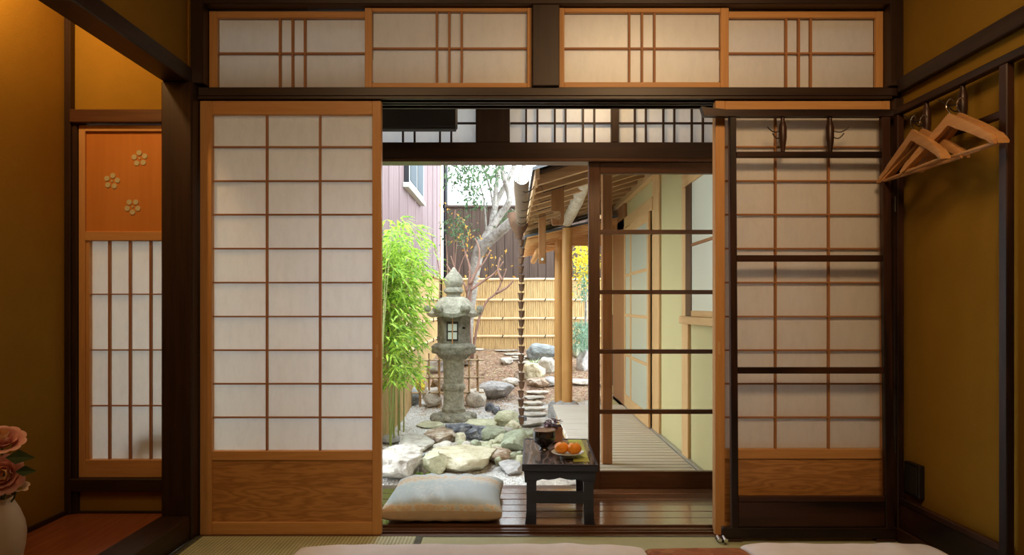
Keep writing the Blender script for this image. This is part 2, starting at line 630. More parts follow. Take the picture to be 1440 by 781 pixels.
# grooved head beam and grooved sill of the sliding doors
k = trim('dark grooved head beam between the paper doors and the upper windows', M['dark_x'], X(280.5), XR - .003, -.014, .13, 1.776, Z(124))
for y0 in (-.014, .034, .064, .114):
    bx('groove_strip', M['dark_x'], k, X(280.5), X(1252.3), y0, y0 + .014, Z(140.5), 1.7755, .001)
s_ = trim('dark grooved door sill between the tatami and the veranda', M['brown_x'], X(280.5), X(1252.3), -.012, .13, -.06, -.006, .002, 'sill')
for y0 in (-.012, .036, .064, .116):
    bx('groove_strip', M['brown_x'], s_, X(280.5), X(1252.3), y0, y0 + .012, -.0058, .001, .001)
# right wall: picture rail
trim('dark rail along the right wall above the clothes rack', M['dark_y'], XR - .028, XR - .0005, YB, -.031, Z(134), Z(114.5))
# alcove floor
trim('dark front edge beam of the raised alcove floor', M['dark_y'], -1.385, -1.266, YB, -.061, 0, .096, .005)
tk = struct('floor_alcove', 'polished red brown alcove floor board under the vase', 'floor', MB().box(XL, -1.386, YB, -.0005, 0, .09), M['toko'])
trim('thin dark skirting along the alcove wall', M['dark_y'], XL + .0005, XL + .012, YB, -.031, .0905, .108, .001, 'skirting')
trim('thin dark skirting under the alcove window', M['dark_x'], X(105.5), -1.384, -.012, -.0005, .0905, .099, .001, 'skirting')


# ------------------------------------------------------------------ paper doors and windows
def shoji(name, label, cat, x0, x1, z0, z1, y, st, vx, hz, px0, px1, pz0, pz1, board=None, mid=None, t=.030, pull=None, mw=.0075):
    """frame from x0..x1, z0..z1; paper field px0..px1, pz0..pz1; bars at vx, hz"""
    g = thing(name, label, cat, ((x0 + x1) / 2, y + t / 2, z0), kind='structure')
    c, cx_ = M['cedar_z'], M['cedar_x']
    bx('stile', c, g, x0, px0 - .001, y, y + t, z0, z1, .002)
    bx('stile', c, g, px1 + .001, x1, y, y + t, z0, z1, .002)
    a, b = px0 - .001, px1 + .001
    bx('rail', cx_, g, a, b, y + .001, y + t - .001, pz1 + .001, z1, .002)
    if board:
        bz0, bz1 = board
        bx('rail', cx_, g, a, b, y + .001, y + t - .001, bz1, pz0 - .001, .002)
        bx('rail', cx_, g, a, b, y + .001, y + t - .001, z0, bz0, .002)
        bx('hip_board', M['hip'], g, a, b, y + .008, y + .018, bz0, bz1, 0)
    else:
        bx('rail', cx_, g, a, b, y + .001, y + t - .001, z0, pz0 - .001, .002)
    for v in vx:
        bx('muntin', M['munt_z'], g, v - mw / 2, v + mw / 2, y + .006, y + .021, pz0 - .001, pz1 + .001, .0008)
    for h in hz:
        bx('muntin', M['munt_x'], g, px0 - .001, px1 + .001, y + .0066, y + .020, h - mw * .42, h + mw * .42, .0008)
    xs = [px0] + list(vx) + [px1]
    zs = [pz1] + list(hz) + [pz0]
    for i in range(len(xs) - 1):
        for j in range(len(zs) - 1):
            pane('paper_pane', M['paper'], g, xs[i], xs[i + 1], y + .0215, zs[j + 1], zs[j])
    if pull:
        bx('door_pull', M['pale_z'], g, pull[0] - .005, pull[0] + .005, y - .0015, y + .004, pull[1] - .026, pull[1] + .026, .001)
    return g


hz_l = [Z(v) for v in (206, 254, 301.5, 349.5, 397.5, 445.5, 493, 540.5, 588)]
shoji('door_1', 'paper sliding door with brown grid beside the alcove pillar', 'sliding door', X(281), X(536), Z(753), Z(141.5), 0,
      .02, [X(374), X(449)], hz_l, X(298), X(523), Z(634.5), Z(161.5), (Z(735), Z(648)), pull=(X(530), Z(494)))
shoji('door_2', 'paper sliding door with brown grid behind the dark clothes rack', 'sliding door', X(1006), X(1252), Z(753), Z(141.5), 0,
      .02, [X(1092), X(1167)], hz_l, X(1020), X(1241), Z(632), Z(161.5), (Z(735), Z(646)), pull=(X(1011), Z(490)))

shoji('door_9', 'second paper sliding door stacked behind the one with the clothes rack', 'sliding door', X(1010), X(1252), Z(753), Z(141.5), .048,
      .02, [X(1092), X(1167)], hz_l, X(1024), X(1241), Z(632), Z(161.5), (Z(735), Z(646)))

# four upper windows
RW = [('window_1', 290.5, 513, 12, 122.5, 302, 512, 22, 120, (390, 408, 425.5), 71, .022, 'upper paper window above the left paper door'),
      ('window_2', 513, 748, 5, 124, 523.5, 741, 16, 116, (614, 631.5, 649), 67, 0, 'upper paper window on the left of the short middle post, lapping its neighbour'),
      ('window_3', 786, 1025, 5, 124, 794, 1013, 17.5, 115, (885.5, 903.5, 921), 67, 0, 'upper paper window on the right of the short middle post, lapping its neighbour'),
      ('window_4', 1025, 1246.5, 12, 122.5, 1026, 1236, 22, 120, (1110, 1128, 1145), 71, .022, 'upper paper window above the dark clothes rack')]
for nm, a, b, t0, t1, p0, p1, q0, q1, vs, h, yo, lab in RW:
    shoji(nm, lab, 'window', X(a), X(b), Z(t1) + .0005, min(Z(t0), 2.139), yo, .02, [X(v) for v in vs], [Z(h)], X(p0), X(p1), Z(q1), Z(q0), t=.02, mw=.009)

# alcove window with the blossom board
w = thing('window_5', 'narrow alcove window with orange blossom board over paper panes', 'window', (X(175), .0, Z(671)), kind='structure')
wx1 = -1.384
bx('stile', M['cedar_z'], w, X(113), X(122), -.012, .022, Z(671), Z(177), .002)
bx('stile', M['cedar_z'], w, X(122), X(127), -.006, .022, Z(648), Z(337), .001)
bx('rail', M['cedar_x'], w, X(122), wx1, -.012, .022, Z(186), Z(177), .002)
bx('rail', M['cedar_x'], w, X(122), wx1, -.012, .022, Z(339), Z(326), .002)
bx('rail', M['cedar_x'], w, X(122), wx1, -.012, .022, Z(671), Z(646.3), .002)
M['blossom_board'] = wood('orange_cedar_board', (.60, .24, .055), (.50, .18, .035), 'z', .4, .35, freq=10, bmp=.05)
M['blossom_hole'] = plain('blossom_paper', (.55, .50, .30), .7, .2)
bb = bx('blossom_board', M['blossom_board'], w, X(122), wx1, -.002, .006, Z(326), Z(186), 0)
for fx, fy, ph in ((197, 223, 95), (158, 255, 80), (187, 291, -90)):
    for i in range(5):
        a = R(ph + 72 * i)
        c = (X(fx) + .0225 * math.cos(a), -.003, Z(fy) + .0225 * math.sin(a))
        mb = MB()
        pr = []
        for kx in range(14):
            an = 2 * math.pi * kx / 14
            pr.append((c[0] + .0105 * math.cos(an), c[2] + .0105 * math.sin(an)))
        mb.prism(pr, -.0045, -.0020)
        mb.build('blossom_petal', M['blossom_hole'], bb, origin=c)
    mb = MB().prism([(X(fx) + .004 * math.cos(q), Z(fy) + .004 * math.sin(q)) for q in [i * math.pi / 4 for i in range(8)]], -.004, -.002)
    mb.build('blossom_centre', M['blossom_hole'], bb, origin=(X(fx), -.003, Z(fy)))
vx = [X(127), X(153.5), X(182.5), X(211.5), wx1 + .004]
hz = [Z(338), Z(414), Z(492.5), Z(571), Z(647)]
for v in vx[1:4]:
    bx('muntin', M['munt_z'], w, v - .0042, v + .0042, -.002, .012, hz[4], hz[0], .0008)
for h in hz[1:4]:
    bx('muntin', M['munt_x'], w, vx[0], wx1, -.001, .011, h - .0025, h + .0025, .0008)
for i in range(4):
    for j in range(4):
        pane('paper_pane', M['paper'], w, vx[i], vx[i + 1], .0125, hz[j + 1], hz[j])

# ------------------------------------------------------------------ veranda between paper doors and garden
DV = 3.40                      # distance of the outer door line
yv = DV + CAMY
fv = tag(bx('floor_veranda', M['dark_x'], None, -2.3, 2.2, .131, .70, -.10, -.032, 0), 'dark polished veranda floor of long planks', 'floor', kind='structure')
npk = 6
for i in range(npk):
    y0 = .132 + (.698 - .132) * i / npk
    y1 = .132 + (.698 - .132) * (i + 1) / npk - .0035
    bx('floor_plank', M['floor_plank'], fv, -2.3, 2.2, y0, y1, -.031, -.002 - .0006 * (i % 2), .003)
trim('dark outer sill of the veranda under the glass door', M['brown_x'], -2.3, 2.2, .7005, .80, -.09, Z(690, DV), .003, 'sill')
struct('ceiling_veranda', 'dark wooden roof deck over the veranda', 'ceiling', MB().box(-2.4, 2.3, .125, 1.35, 2.20, 2.28), M['brown_x'])
struct('wall_veranda_left', 'plaster wall closing the veranda behind the alcove', 'wall', MB().box(-2.42, -2.30, .05, .80, -.3, 2.2), M['plaster'])
struct('wall_veranda_right', 'plaster wall closing the veranda behind the clothes rack', 'wall', MB().box(2.2, 2.32, .05, .80, -.3, 2.2), M['plaster'])
struct('wall_room_left_outside', 'plaster wall outside the alcove corner', 'wall', MB().box(-2.3, XL - .121, 0, .05, -.1, 2.2), M['plaster'])
struct('wall_room_right_outside', 'plaster wall outside the right corner', 'wall', MB().box(XR + .121, 2.2, 0, .05, -.1, 2.2), M['plaster'])

zb0, zb1 = Z(227, DV), Z(200, DV)
trim('dark outer head beam over the garden opening', M['dark_x'], -2.3, 2.2, yv, yv + .10, zb0 + .012, zb1, .003)
trim('lighter brown rail under the outer head beam', M['brown_x'], -2.3, 2.2, yv - .01, yv + .09, zb0 - .003, zb0 + .0115, .002)
trim('broad dark post between the small veranda windows', M['dark_z'], X(669, DV), X(717, DV), yv, yv + .09, zb1, 2.199, .003, 'post')
trim('slim dark post between the small veranda windows', M['dark_z'], X(860, DV), X(870.5, DV), yv, yv + .09, zb1, 2.199, .003, 'post')
trim('dark veranda post left of the garden opening', M['brown_z'], -.80, -.70, yv, yv + .09, 0, zb0 - .003, .004, 'post')


def gridwin(name, label, x0, x1, vx):
    g = thing(name, label, 'window', ((x0 + x1) / 2, yv + .03, zb1), kind='structure')
    zt, zm = 2.198, Z(171.5, DV)
    xs = [x0] + vx + [x1]
    for v in vx:
        bx('muntin', M['dark_z'], g, v - .0048, v + .0048, yv + .02, yv + .036, zb1 + .001, zt, .0008)
    for h in (zm, zm + .21, zm + .36):
        if h < zt - .02:
            bx('muntin', M['dark_x'], g, x0 + .001, x1 - .001, yv + .021, yv + .035, h - .0045, h + .0045, .0008)
    zz = [zb1 + .001, zm, zt]
    for i in range(len(xs) - 1):
        for j in range(2):
            pane('paper_pane', M['paper'], g, xs[i], xs[i + 1], yv + .038, zz[j], zz[j + 1])


gridwin('window_6', 'small paper window with dark grid behind the rolled blind', X(430, DV), X(669, DV), [X(v, DV) for v in (466, 482, 514, 530, 565.5, 582, 618, 634)])
gridwin('window_7', 'small paper window with dark grid between the broad and the slim post', X(717, DV), X(860, DV), [X(v, DV) for v in (740, 756, 780.7, 796, 820.7, 836.8)])
gridwin('window_8', 'small paper window with dark grid above the closed glass door', X(870.5, DV), X(1060, DV), [X(v, DV) for v in (894, 909.7, 934.5, 950, 974.8, 990.5, 1016, 1032)])
struct('wall_veranda_upper_left', 'plaster over the left veranda doors', 'wall', MB().box(-2.3, X(430, DV) - .002, yv + .01, yv + .07, zb1, 2.2), M['plaster'])
struct('wall_veranda_upper_right', 'plaster over the right veranda doors', 'wall', MB().box(X(1060, DV) + .002, 2.2, yv + .01, yv + .07, zb1, 2.2), M['plaster'])


def glassdoor(name, label, x0, x1, y, st=.058):
    g = thing(name, label, 'glass door', ((x0 + x1) / 2, y + .015, Z(690, DV)), kind='structure')
    z0, z1 = Z(690, DV) + .001, zb0 - .003
    za, zb = Z(664, DV), Z(244, DV)
    t = .03
    bx('stile', M['brown_z'], g, x0, x0 + st, y, y + t, z0, z1, .002)
    bx('stile', M['brown_z'], g, x1 - st, x1, y, y + t, z0, z1, .002)
    bx('rail', M['brown_x'], g, x0 + st, x1 - st, y + .001, y + t - .001, z0, za, .002)
    bx('rail', M['brown_x'], g, x0 + st, x1 - st, y + .001, y + t - .001, zb, z1, .002)
    hs = [Z(v, DV) for v in (580, 495, 411, 326)]
    for h in hs:
        bx('glazing_bar', M['brown_x'], g, x0 + st, x1 - st, y + .003, y + .025, h - .011, h + .011, .001)
    zz = [za] + hs + [zb]
    for i in range(5):
        pane('glass_pane', M['glass'], g, x0 + st, x1 - st, y + .014, zz[i], zz[i + 1])
    return g


glassdoor('door_3', 'brown framed sliding glass door closing the right of the garden opening', X(828, DV), 1.33, yv + .006)
glassdoor('door_4', 'brown framed sliding glass door hidden behind the left paper door', -1.55, -.805, yv + .006)
glassdoor('door_5', 'brown framed sliding glass door behind the alcove window', -2.29, -1.56, yv + .006)
struct('wall_veranda_outer_right', 'plaster outer wall of the veranda behind the clothes rack', 'wall', MB().box(1.335, 2.2, yv + .005, yv + .08, -.05, zb0 - .004), M['plaster'])

# rolled blind under the veranda head
bl = thing('rolled_blind', 'black rolled blind case hung under the veranda ceiling', 'blind', (X(560, 3.2), .5, Z(181, 3.2)))
bx('case', M['black'], bl, -1.0, X(643, 3.2), .47, .53, Z(181, 3.2), 1.90, .006)
bx('bottom_bar', M['iron'], bl, -.98, X(641, 3.2), .475, .525, Z(183.5, 3.2), Z(181, 3.2), .002)
for hx in (-.95, -.62, -.30):
    bx('bracket', M['iron'], bl, hx - .01, hx + .01, .49, .51, 1.90, 2.1995, .001)

# ------------------------------------------------------------------ garden ground
random.seed(7)


def sstep(t):
    t = max(0., min(1., t))
    return t * t * (3 - 2 * t)


def gz(x, y):
    d = y - CAMY
    z = -.30 + .52 * sstep((d - 6.9) / 4.3)
    z += .012 * noise.noise(Vector((x * 1.7, y * 1.7, 0))) + .02 * noise.noise(Vector((x * .6, y * .6, 3)))
    return z


def onground(px, py):
    """where the sight line through a spot of the photograph meets the garden ground"""
    d = 3.6
    while d < 14:
        p = P(px, py, d)
        if p.z <= gz(p.x, p.y):
            return p
        d += .01
    return P(px, py, 11)


M['earth'] = cells('garden_earth', [(.30, .19, .13), (.40, .26, .18), (.23, .14, .09), (.47, .34, .24), (.36, .30, .18)], 60, .95, .4)
M['grit'] = cells('pale_garden_grit', [(.58, .56, .51), (.68, .66, .61), (.48, .45, .41), (.74, .71, .66)], 70, .95, .5)
M['pebble'] = cells('pale_pebbles', [(.62, .60, .56), (.74, .72, .68), (.50, .47, .44), (.80, .77, .72), (.58, .53, .46)], 30, .9)
m, nt, out = new_mat('garden_ground')
b = pbr(nt, out, .95, .15)
tc = nt.nodes.new('ShaderNodeTexCoord'); sx = nt.nodes.new('ShaderNodeSeparateXYZ'); nt.links.new(tc.outputs['Object'], sx.inputs[0])
nn = nd(nt, 'ShaderNodeTexNoise'); nn.inputs['Scale'].default_value = 2.5; nn.inputs['Detail'].default_value = 6; nt.links.new(tc.outputs['Object'], nn.inputs['Vector'])
ma = nd(nt, 'ShaderNodeMath', operation='MULTIPLY_ADD'); ma.inputs[1].default_value = 1.6; nt.links.new(nn.outputs[0], ma.inputs[0]); nt.links.new(sx.outputs[1], ma.inputs[2])
rr = ramp(nt, [(0, (0, 0, 0)), (1, (1, 1, 1))])
mr = nd(nt, 'ShaderNodeMapRange'); mr.inputs[1].default_value = 5.7; mr.inputs[2].default_value = 6.1; nt.links.new(ma.outputs[0], mr.inputs[0])


def cellcol(cols, sc):
    vo = nt.nodes.new('ShaderNodeTexVoronoi'); vo.inputs['Scale'].default_value = sc; nt.links.new(tc.outputs['Object'], vo.inputs['Vector'])
    sp = nt.nodes.new('ShaderNodeSeparateColor'); nt.links.new(vo.outputs['Color'], sp.inputs[0])
    r = ramp(nt, [(i / (len(cols) - 1), c) for i, c in enumerate(cols)]); nt.links.new(sp.outputs[0], r.inputs[0])
    return r.outputs[0], vo


c1, v1 = cellcol([(.55, .54, .51), (.70, .69, .65), (.42, .41, .38), (.76, .74, .70)], 70)
c2, v2 = cellcol([(.24, .14, .095), (.33, .205, .14), (.17, .10, .065), (.42, .30, .21), (.29, .245, .14)], 38)
mx = nd(nt, 'ShaderNodeMix', data_type='RGBA')
nt.links.new(mr.outputs[0], mx.inputs[0]); nt.links.new(c1, mx.inputs[6]); nt.links.new(c2, mx.inputs[7])
nt.links.new(mx.outputs[2], b.inputs['Base Color'])
bump(nt, b, v1.outputs['Distance'], .5, .02)
M['ground'] = m

mb = MB()
xs = [-14, -9, -6, -4] + [-3 + .12 * i for i in range(45)] + [3, 5, 8, 12]
ys = [.80 + .12 * i for i in range(90)] + [12.5, 15, 20, 28]
vs = [(x, y, gz(x, y)) for y in ys for x in xs]
nx = len(xs)
mb.add(vs, [(j * nx + i, j * nx + i + 1, (j + 1) * nx + i + 1, (j + 1) * nx + i) for j in range(len(ys) - 1) for i in range(nx - 1)])
ground = o = mb.build('floor_garden', M['ground'], None, 'all')
tag(o, 'garden ground of pale grit rising to a brown earth bank', 'ground', kind='structure')
# loose gravel
mb = MB()
octf = [(0, 2, 4), (2, 1, 4), (1, 3, 4), (3, 0, 4), (2, 0, 5), (1, 2, 5), (3, 1, 5), (0, 3, 5)]
for i in range(15000):
    x, y = random.uniform(-1.5, .42), random.uniform(1.2, 5.6)
    r = random.uniform(.005, .013)
    z = gz(x, y)
    a = random.uniform(0, 6.3)
    c, s = math.cos(a) * r, math.sin(a) * r
    k, h = random.uniform(.6, 1), r * random.uniform(.4, .7)
    mb.add([(x + c, y + s, z), (x - c, y - s, z), (x - s * k, y + c * k, z), (x + s * k, y - c * k, z), (x, y, z + h), (x, y, z - h)], octf)
tag(mb.build('gravel', M['pebble'], ground, 'all'), 'pale loose gravel strewn round the stones', kind='stuff')
# fallen leaves and bark on the bank
M['litter'] = cells('fallen_leaf_litter', [(.45, .22, .10), (.58, .36, .16), (.34, .17, .10), (.62, .50, .22), (.50, .33, .24)], 9, .9)
mb = MB()
for i in range(3500):
    x, y = random.uniform(-1.0, 1.6), random.uniform(4.6, 8.2)
    a = random.uniform(0, 6.3)
    mb.leaf(Vector((x, y, gz(x, y) + .006)), Vector((math.cos(a), math.sin(a), random.uniform(0, .4))), Vector((0, 0, 1)), random.uniform(.02, .05), random.uniform(.006, .014), .4, .1)
tag(mb.build('leaf_litter', M['litter'], ground), 'brown fallen leaves scattered on the earth bank', kind='stuff')

# ------------------------------------------------------------------ rocks
M['rock_pale'] = rock_mat('pale_rock', (.62, .58, .50), (.50, .45, .38), (.30, .25, .20), 3)
M['rock_cream'] = rock_mat('cream_rock', (.66, .60, .44), (.54, .48, .32), (.36, .28, .17), 2.4)
M['rock_green'] = rock_mat('green_rock', (.60, .58, .40), (.48, .47, .31), (.32, .29, .18), 3)
M['rock_moss'] = rock_mat('moss_green_rock', (.46, .48, .34), (.36, .38, .26), (.22, .22, .14), 3)
M['rock_blue'] = rock_mat('blue_grey_rock', (.36, .38, .37), (.25, .27, .27), (.12, .13, .13), 3)
M['rock_dark'] = rock_mat('dark_rock', (.30, .30, .31), (.11, .115, .13), (.04, .04, .05), 5)
M['rock_brown'] = rock_mat('brown_veined_rock', (.58, .52, .44), (.34, .24, .16), (.15, .09, .06), 4)
M['rock_grey'] = rock_mat('grey_rock', (.50, .48, .46), (.38, .36, .34), (.20, .19, .18), 4)

ICO = {}


def ico(n):
    if n not in ICO:
        b = bmesh.new()
        bmesh.ops.create_icosphere(b, subdivisions=n, radius=1)
        ICO[n] = ([v.co.copy() for v in b.verts], [tuple(v.index for v in f.verts) for f in b.faces])
        b.free()
    return ICO[n]


def rock(label, px, py, w, h, dep, mat, seed, flat=.55, sub=4, rz=0.0, group=None, facets=9, name='rock', sink=.18, smooth=True, pz=None):
    """w, h, dep in metres; px, py = lower edge of the stone in the photograph"""
    rnd = random.Random(seed)
    p = onground(px, py)
    vs, fs = ico(sub)
    pl = []
    for i in range(facets):
        n = Vector((rnd.gauss(0, 1), rnd.gauss(0, 1), rnd.gauss(0, .55))).normalized()
        pl.append((n, rnd.uniform(.62, .88)))
    pl.append((Vector((rnd.uniform(-.18, .18), rnd.uniform(-.22, .05), 1)).normalized(), flat))
    o3 = Vector((seed * 1.37, seed * .71, seed * .33))
    out = []
    ca, sa = math.cos(rz), math.sin(rz)
    for v in vs:
        q = v.copy()
        for n, dd in pl:
            t = q.dot(n)
            if t > dd:
                q -= n * (t - dd) * .92
        q *= 1 + .16 * noise.noise(v * 1.3 + o3) + .07 * noise.noise(v * 3.7 + o3) + .03 * noise.noise(v * 9 + o3)
        out.append(q)
    mnx, mxx = min(q.x for q in out), max(q.x for q in out)
    mny, mxy = min(q.y for q in out), max(q.y for q in out)
    mnz, mxz = min(q.z for q in out), max(q.z for q in out)
    h = max(.45 * h, h - .05 * dep) if p.y < 4.2 else h * .9
    hh = h / (1 - sink)
    cy = p.y + dep / 2
    z0 = (gz(p.x, cy) if pz is None else pz) - hh * sink
    mb = MB()
    res = []
    for q in out:
        lx = ((q.x - mnx) / (mxx - mnx) - .5) * w
        ly = ((q.y - mny) / (mxy - mny) - .5) * dep
        res.append((p.x + lx * ca - ly * sa, cy + lx * sa + ly * ca, z0 + (q.z - mnz) / (mxz - mnz) * hh))
    mb.add(res, fs)
    o = mb.build(name, M[mat], None, smooth, origin=(p.x, cy, z0))
    return tag(o, label, 'rock', group)


def W(px_w, py):
    """metres for a width in pixels on the ground at picture height py"""
    return px_w * (onground(640, py).y - CAMY) / FPX


# the large stones nearest the veranda
rock('big flat cream rock just behind the cushion', 646, 671, W(98, 660), .17, .62, 'rock_cream', 11, .35, 5)
rock('upright ochre green rock wedged against the big flat cream rock', 609, 672, W(32, 668), .17, .25, 'rock_green', 12, .7)
rock('big pale grey boulder by the bamboo pipe behind the cushion', 553, 684, W(64, 676), .21, .62, 'rock_pale', 13, .5, 5)
rock('wide flat pale rock behind the big pale grey boulder', 580, 640, W(52, 638), .10, .5, 'rock_pale', 14, .35)
rock('pale rock with broken brown flank behind the big flat cream rock', 616, 629, W(50, 625), .13, .4, 'rock_brown', 15, .4)
rock('rounded tan stone beside the pale rock with broken brown flank', 646, 630, W(16, 628), .12, .2, 'rock_cream', 16, .85)
rock('small grey rock at the foot of the bamboo clump', 545, 627, W(28, 625), .07, .28, 'rock_grey', 17, .5)
rock('dark angular rock in front of the stone lantern', 648, 622, W(46, 612), .15, .35, 'rock_dark', 18, .6, 5)
rock('dark glossy broken rock beside the lantern base', 668, 622, W(40, 618), .13, .3, 'rock_dark', 19, .8)
rock('long flat tan rock beside the lantern base', 602, 604, W(40, 602), .05, .4, 'rock_green', 20, .4)
rock('smooth grey green boulder beside the black table', 725, 640, W(42, 636), .17, .45, 'rock_moss', 21, .75)
rock('brown and white veined rock beside the black table', 700, 655, W(38, 650), .12, .3, 'rock_brown', 22, .6)
rock('flat grey green rock under the edge of the black table', 718, 671, W(34, 668), .08, .3, 'rock_grey', 23, .4)
rock('pale flat stepping stone behind the table legs', 785, 688, W(90, 680), .05, .35, 'rock_pale', 24, .3)
rock('small pink brown stone between the big boulders', 590, 658, W(14, 655), .06, .12, 'rock_cream', 25)
rock('white stone between the two big boulders', 600, 670, W(26, 665), .07, .18, 'rock_pale', 26)
rock('dark slate wedge behind the big pale grey boulder', 583, 653, W(26, 650), .06, .2, 'rock_blue', 27, .4)
rock('pale cracked stone behind the big flat cream rock', 622, 637, W(30, 634), .07, .22, 'rock_pale', 28)
rock('brown knobbly rock near the end of the rain chain', 712, 602, W(36, 600), .16, .3, 'rock_green', 29, .8, 4, 0, None, 12)
rock('small orange yellow rock near the end of the rain chain', 722, 608, W(20, 606), .10, .2, 'rock_cream', 30, .8)
rock('broad moss green rock beside the lantern base', 690, 622, W(44, 618), .12, .4, 'rock_moss', 31, .5)
rock('light green slab beside the lantern base', 676, 605, W(50, 600), .07, .4, 'rock_green', 32, .4)
rock('long moss green slab beside the black table', 735, 618, W(50, 615), .07, .3, 'rock_moss', 33, .45)
rock('pale rounded rock at the end of the stream beside the table', 742, 604, W(44, 600), .08, .35, 'rock_pale', 34, .5)
# cobbles of the dry stream
gi = 0
for px, py, w_ in ((655, 640, 16), (668, 636, 18), (682, 634, 20), (694, 631, 14), (660, 648, 13), (672, 645, 18), (686, 643, 18), (699, 637, 20),
                   (664, 655, 14), (676, 652, 14), (648, 636, 14), (706, 628, 22), (640, 634, 12), (722, 650, 16), (732, 655, 14), (728, 661, 16),
                   (712, 616, 20), (700, 614, 18), (690, 610, 14), (652, 645, 12), (684, 652, 14), (640, 641, 16)):
    gi += 1
    cm, cw = (('rock_green', 'yellow green'), ('rock_green', 'yellow green'), ('rock_moss', 'moss green'), ('rock_pale', 'pale grey'))[(gi * 7) % 4]
    rock('rounded %s cobble in the dry stream bed' % cw, px, py, W(w_, py), random.uniform(.06, .10), W(w_ * 1.2, py),
         cm, 100 + gi, .8, 3, random.uniform(-.5, .5), cw + ' cobbles of the dry stream bed', 5)
crng = random.Random(5)
for i in range(34):
    px, py = crng.uniform(642, 738), crng.uniform(600, 662)
    if py < 640 - (px - 640) * .5 or (px < 692 and py > 646):
        continue
    gi += 1
    w_ = crng.uniform(9, 15)
    cm, cw = (('rock_green', 'yellow green'), ('rock_moss', 'moss green'), ('rock_cream', 'cream'), ('rock_pale', 'pale grey'))[i % 4]
    rock('rounded %s cobble in the dry stream bed' % cw, px, py, W(w_, py), crng.uniform(.05, .075), W(w_, py), cm, 300 + gi, .8, 3, crng.uniform(-.5, .5), cw + ' cobbles of the dry stream bed', 5)
# black broken stones in a line
for px, py, w_ in ((688, 580, 14), (697, 585, 13), (706, 590, 14), (716, 594, 16), (728, 599, 16), (737, 601, 12)):
    gi += 1
    rock('black broken stone in the line towards the rain chain', px, py, W(w_, py), .10, .16, 'rock_dark', 100 + gi, .9, 3, 0, 'line of black broken stones', 10)
# flat slabs like steps right of the rain chain
for i, (px, py, w_) in enumerate(((756, 597, 40), (752, 588, 36), (752, 580, 34), (750, 572, 32), (752, 564, 30), (756, 557, 34))):
    gi += 1
    rock('long flat pale slab in the row beside the rain chain', px, py, W(w_, py), .04, .16, 'rock_pale', 100 + gi, .3, 3, 0, 'row of long flat slabs', 6)
# the rocks behind
rock('craggy grey rock beside the lantern column', 696, 567, W(56, 560), .22, .4, 'rock_grey', 61, .6, 5, 0, None, 14)
rock('pale rock behind the bamboo trellis beside the lantern column', 668, 575, W(30, 570), .22, .3, 'rock_pale', 62, .7)
rock('grey boulder behind the bamboo trellis beside the lantern', 575, 573, W(26, 570), .22, .3, 'rock_blue', 63, .7)
rock('pale pointed boulder behind the bamboo trellis beside the lantern', 606, 576, W(28, 570), .24, .3, 'rock_pale', 64, .8)
rock('brown boulder behind the trellis beside the lantern column', 617, 556, W(30, 550), .22, .3, 'rock_brown', 65, .7)
rock('flat grey boulder high behind the trellis beside the lantern', 608, 527, W(38, 520), .18, .3, 'rock_grey', 66, .5)
rock('long blue grey rock at the foot of the bamboo fence', 763, 510, W(46, 508), .27, .4, 'rock_blue', 67, .6, 5)
rock('large cream boulder beside the rain chain', 752, 538, W(32, 535), .24, .35, 'rock_cream', 68, .8, 5)
rock('small red brown stone beside the large cream boulder', 729, 538, W(13, 536), .16, .2, 'rock_brown', 69, .8)
rock('pale craggy rock between the cream boulder and the round posts', 770, 527, W(28, 522), .22, .3, 'rock_pale', 70, .8)
rock('pale rock lying on the bank beside the rain chain', 718, 546, W(26, 545), .10, .25, 'rock_pale', 71, .6)
rock('tan rock in front of the large cream boulder', 758, 548, W(36, 546), .12, .3, 'rock_brown', 72, .6)
rock('grey stone beside the feet of the round posts', 775, 546, W(22, 545), .11, .3, 'rock_grey', 73, .6)
rock('white block stone on the bank near the fence', 712, 515, W(19, 514), .10, .25, 'rock_pale', 74, .6)
rock('tall grey rock in the gap beside the round posts', 822, 524, W(20, 520), .36, .3, 'rock_grey', 75, .9)
rock('dark mossy rock in the gap beside the round posts', 812, 505, W(14, 503), .24, .3, 'rock_moss', 76, .9)
rock('flat pale rock on the ground beside the round posts', 820, 545, W(34, 543), .06, .3, 'rock_pale', 77, .4)
for i, (px, py, w_) in enumerate(((712, 496, 34), (722, 501, 28), (735, 506, 30), (744, 513, 30), (670, 494, 24), (728, 509, 22))):
    gi += 1
    rock('thin pale stepping slab on the bank by the fence', px, py, W(w_, py), .03, .2, 'rock_pale', 100 + gi, .3, 3, 0, 'thin slabs on the bank', 6)

# bamboo water spout tip at the left edge
sp = thing('bamboo_pipe', 'brown bamboo pipe poking in beside the big pale grey boulder', 'pipe', onground(540, 640))
a, b_ = P(522, 620, 5.1), P(547, 645, 5.0)
MB().tube([a, (a + b_) / 2, b_], .016, 10).build('pipe', M['munt_z'], sp, True)
dr = (b_ - a).normalized()
MB().tube([b_ - dr * .03, b_ + dr * .003], .018, 10).build('end_joint', M['copper'], sp, True)
MB().tube([P(520, 618, 5.1), Vector((a.x - .02, a.y, gz(a.x, a.y) - .02))], .02, 8).build('support', M['munt_z'], sp, True)

# ------------------------------------------------------------------ stone lantern
M['lantern'] = rock_mat('weathered_lantern_stone', (.35, .325, .25), (.26, .24, .18), (.15, .14, .10), 5, .95)
LD = 7.2
lx, ly = X(638, LD), LD + CAMY
ln = thing('stone_lantern', 'tall hexagonal grey stone lantern with curled roof in the garden', 'stone lantern', (lx, ly, -.34))


def LZ(py): return Z(py, LD)


def hexr(a):
    a = (a % (math.pi / 3)) - math.pi / 6
    return math.cos(math.pi / 6) / math.cos(a)


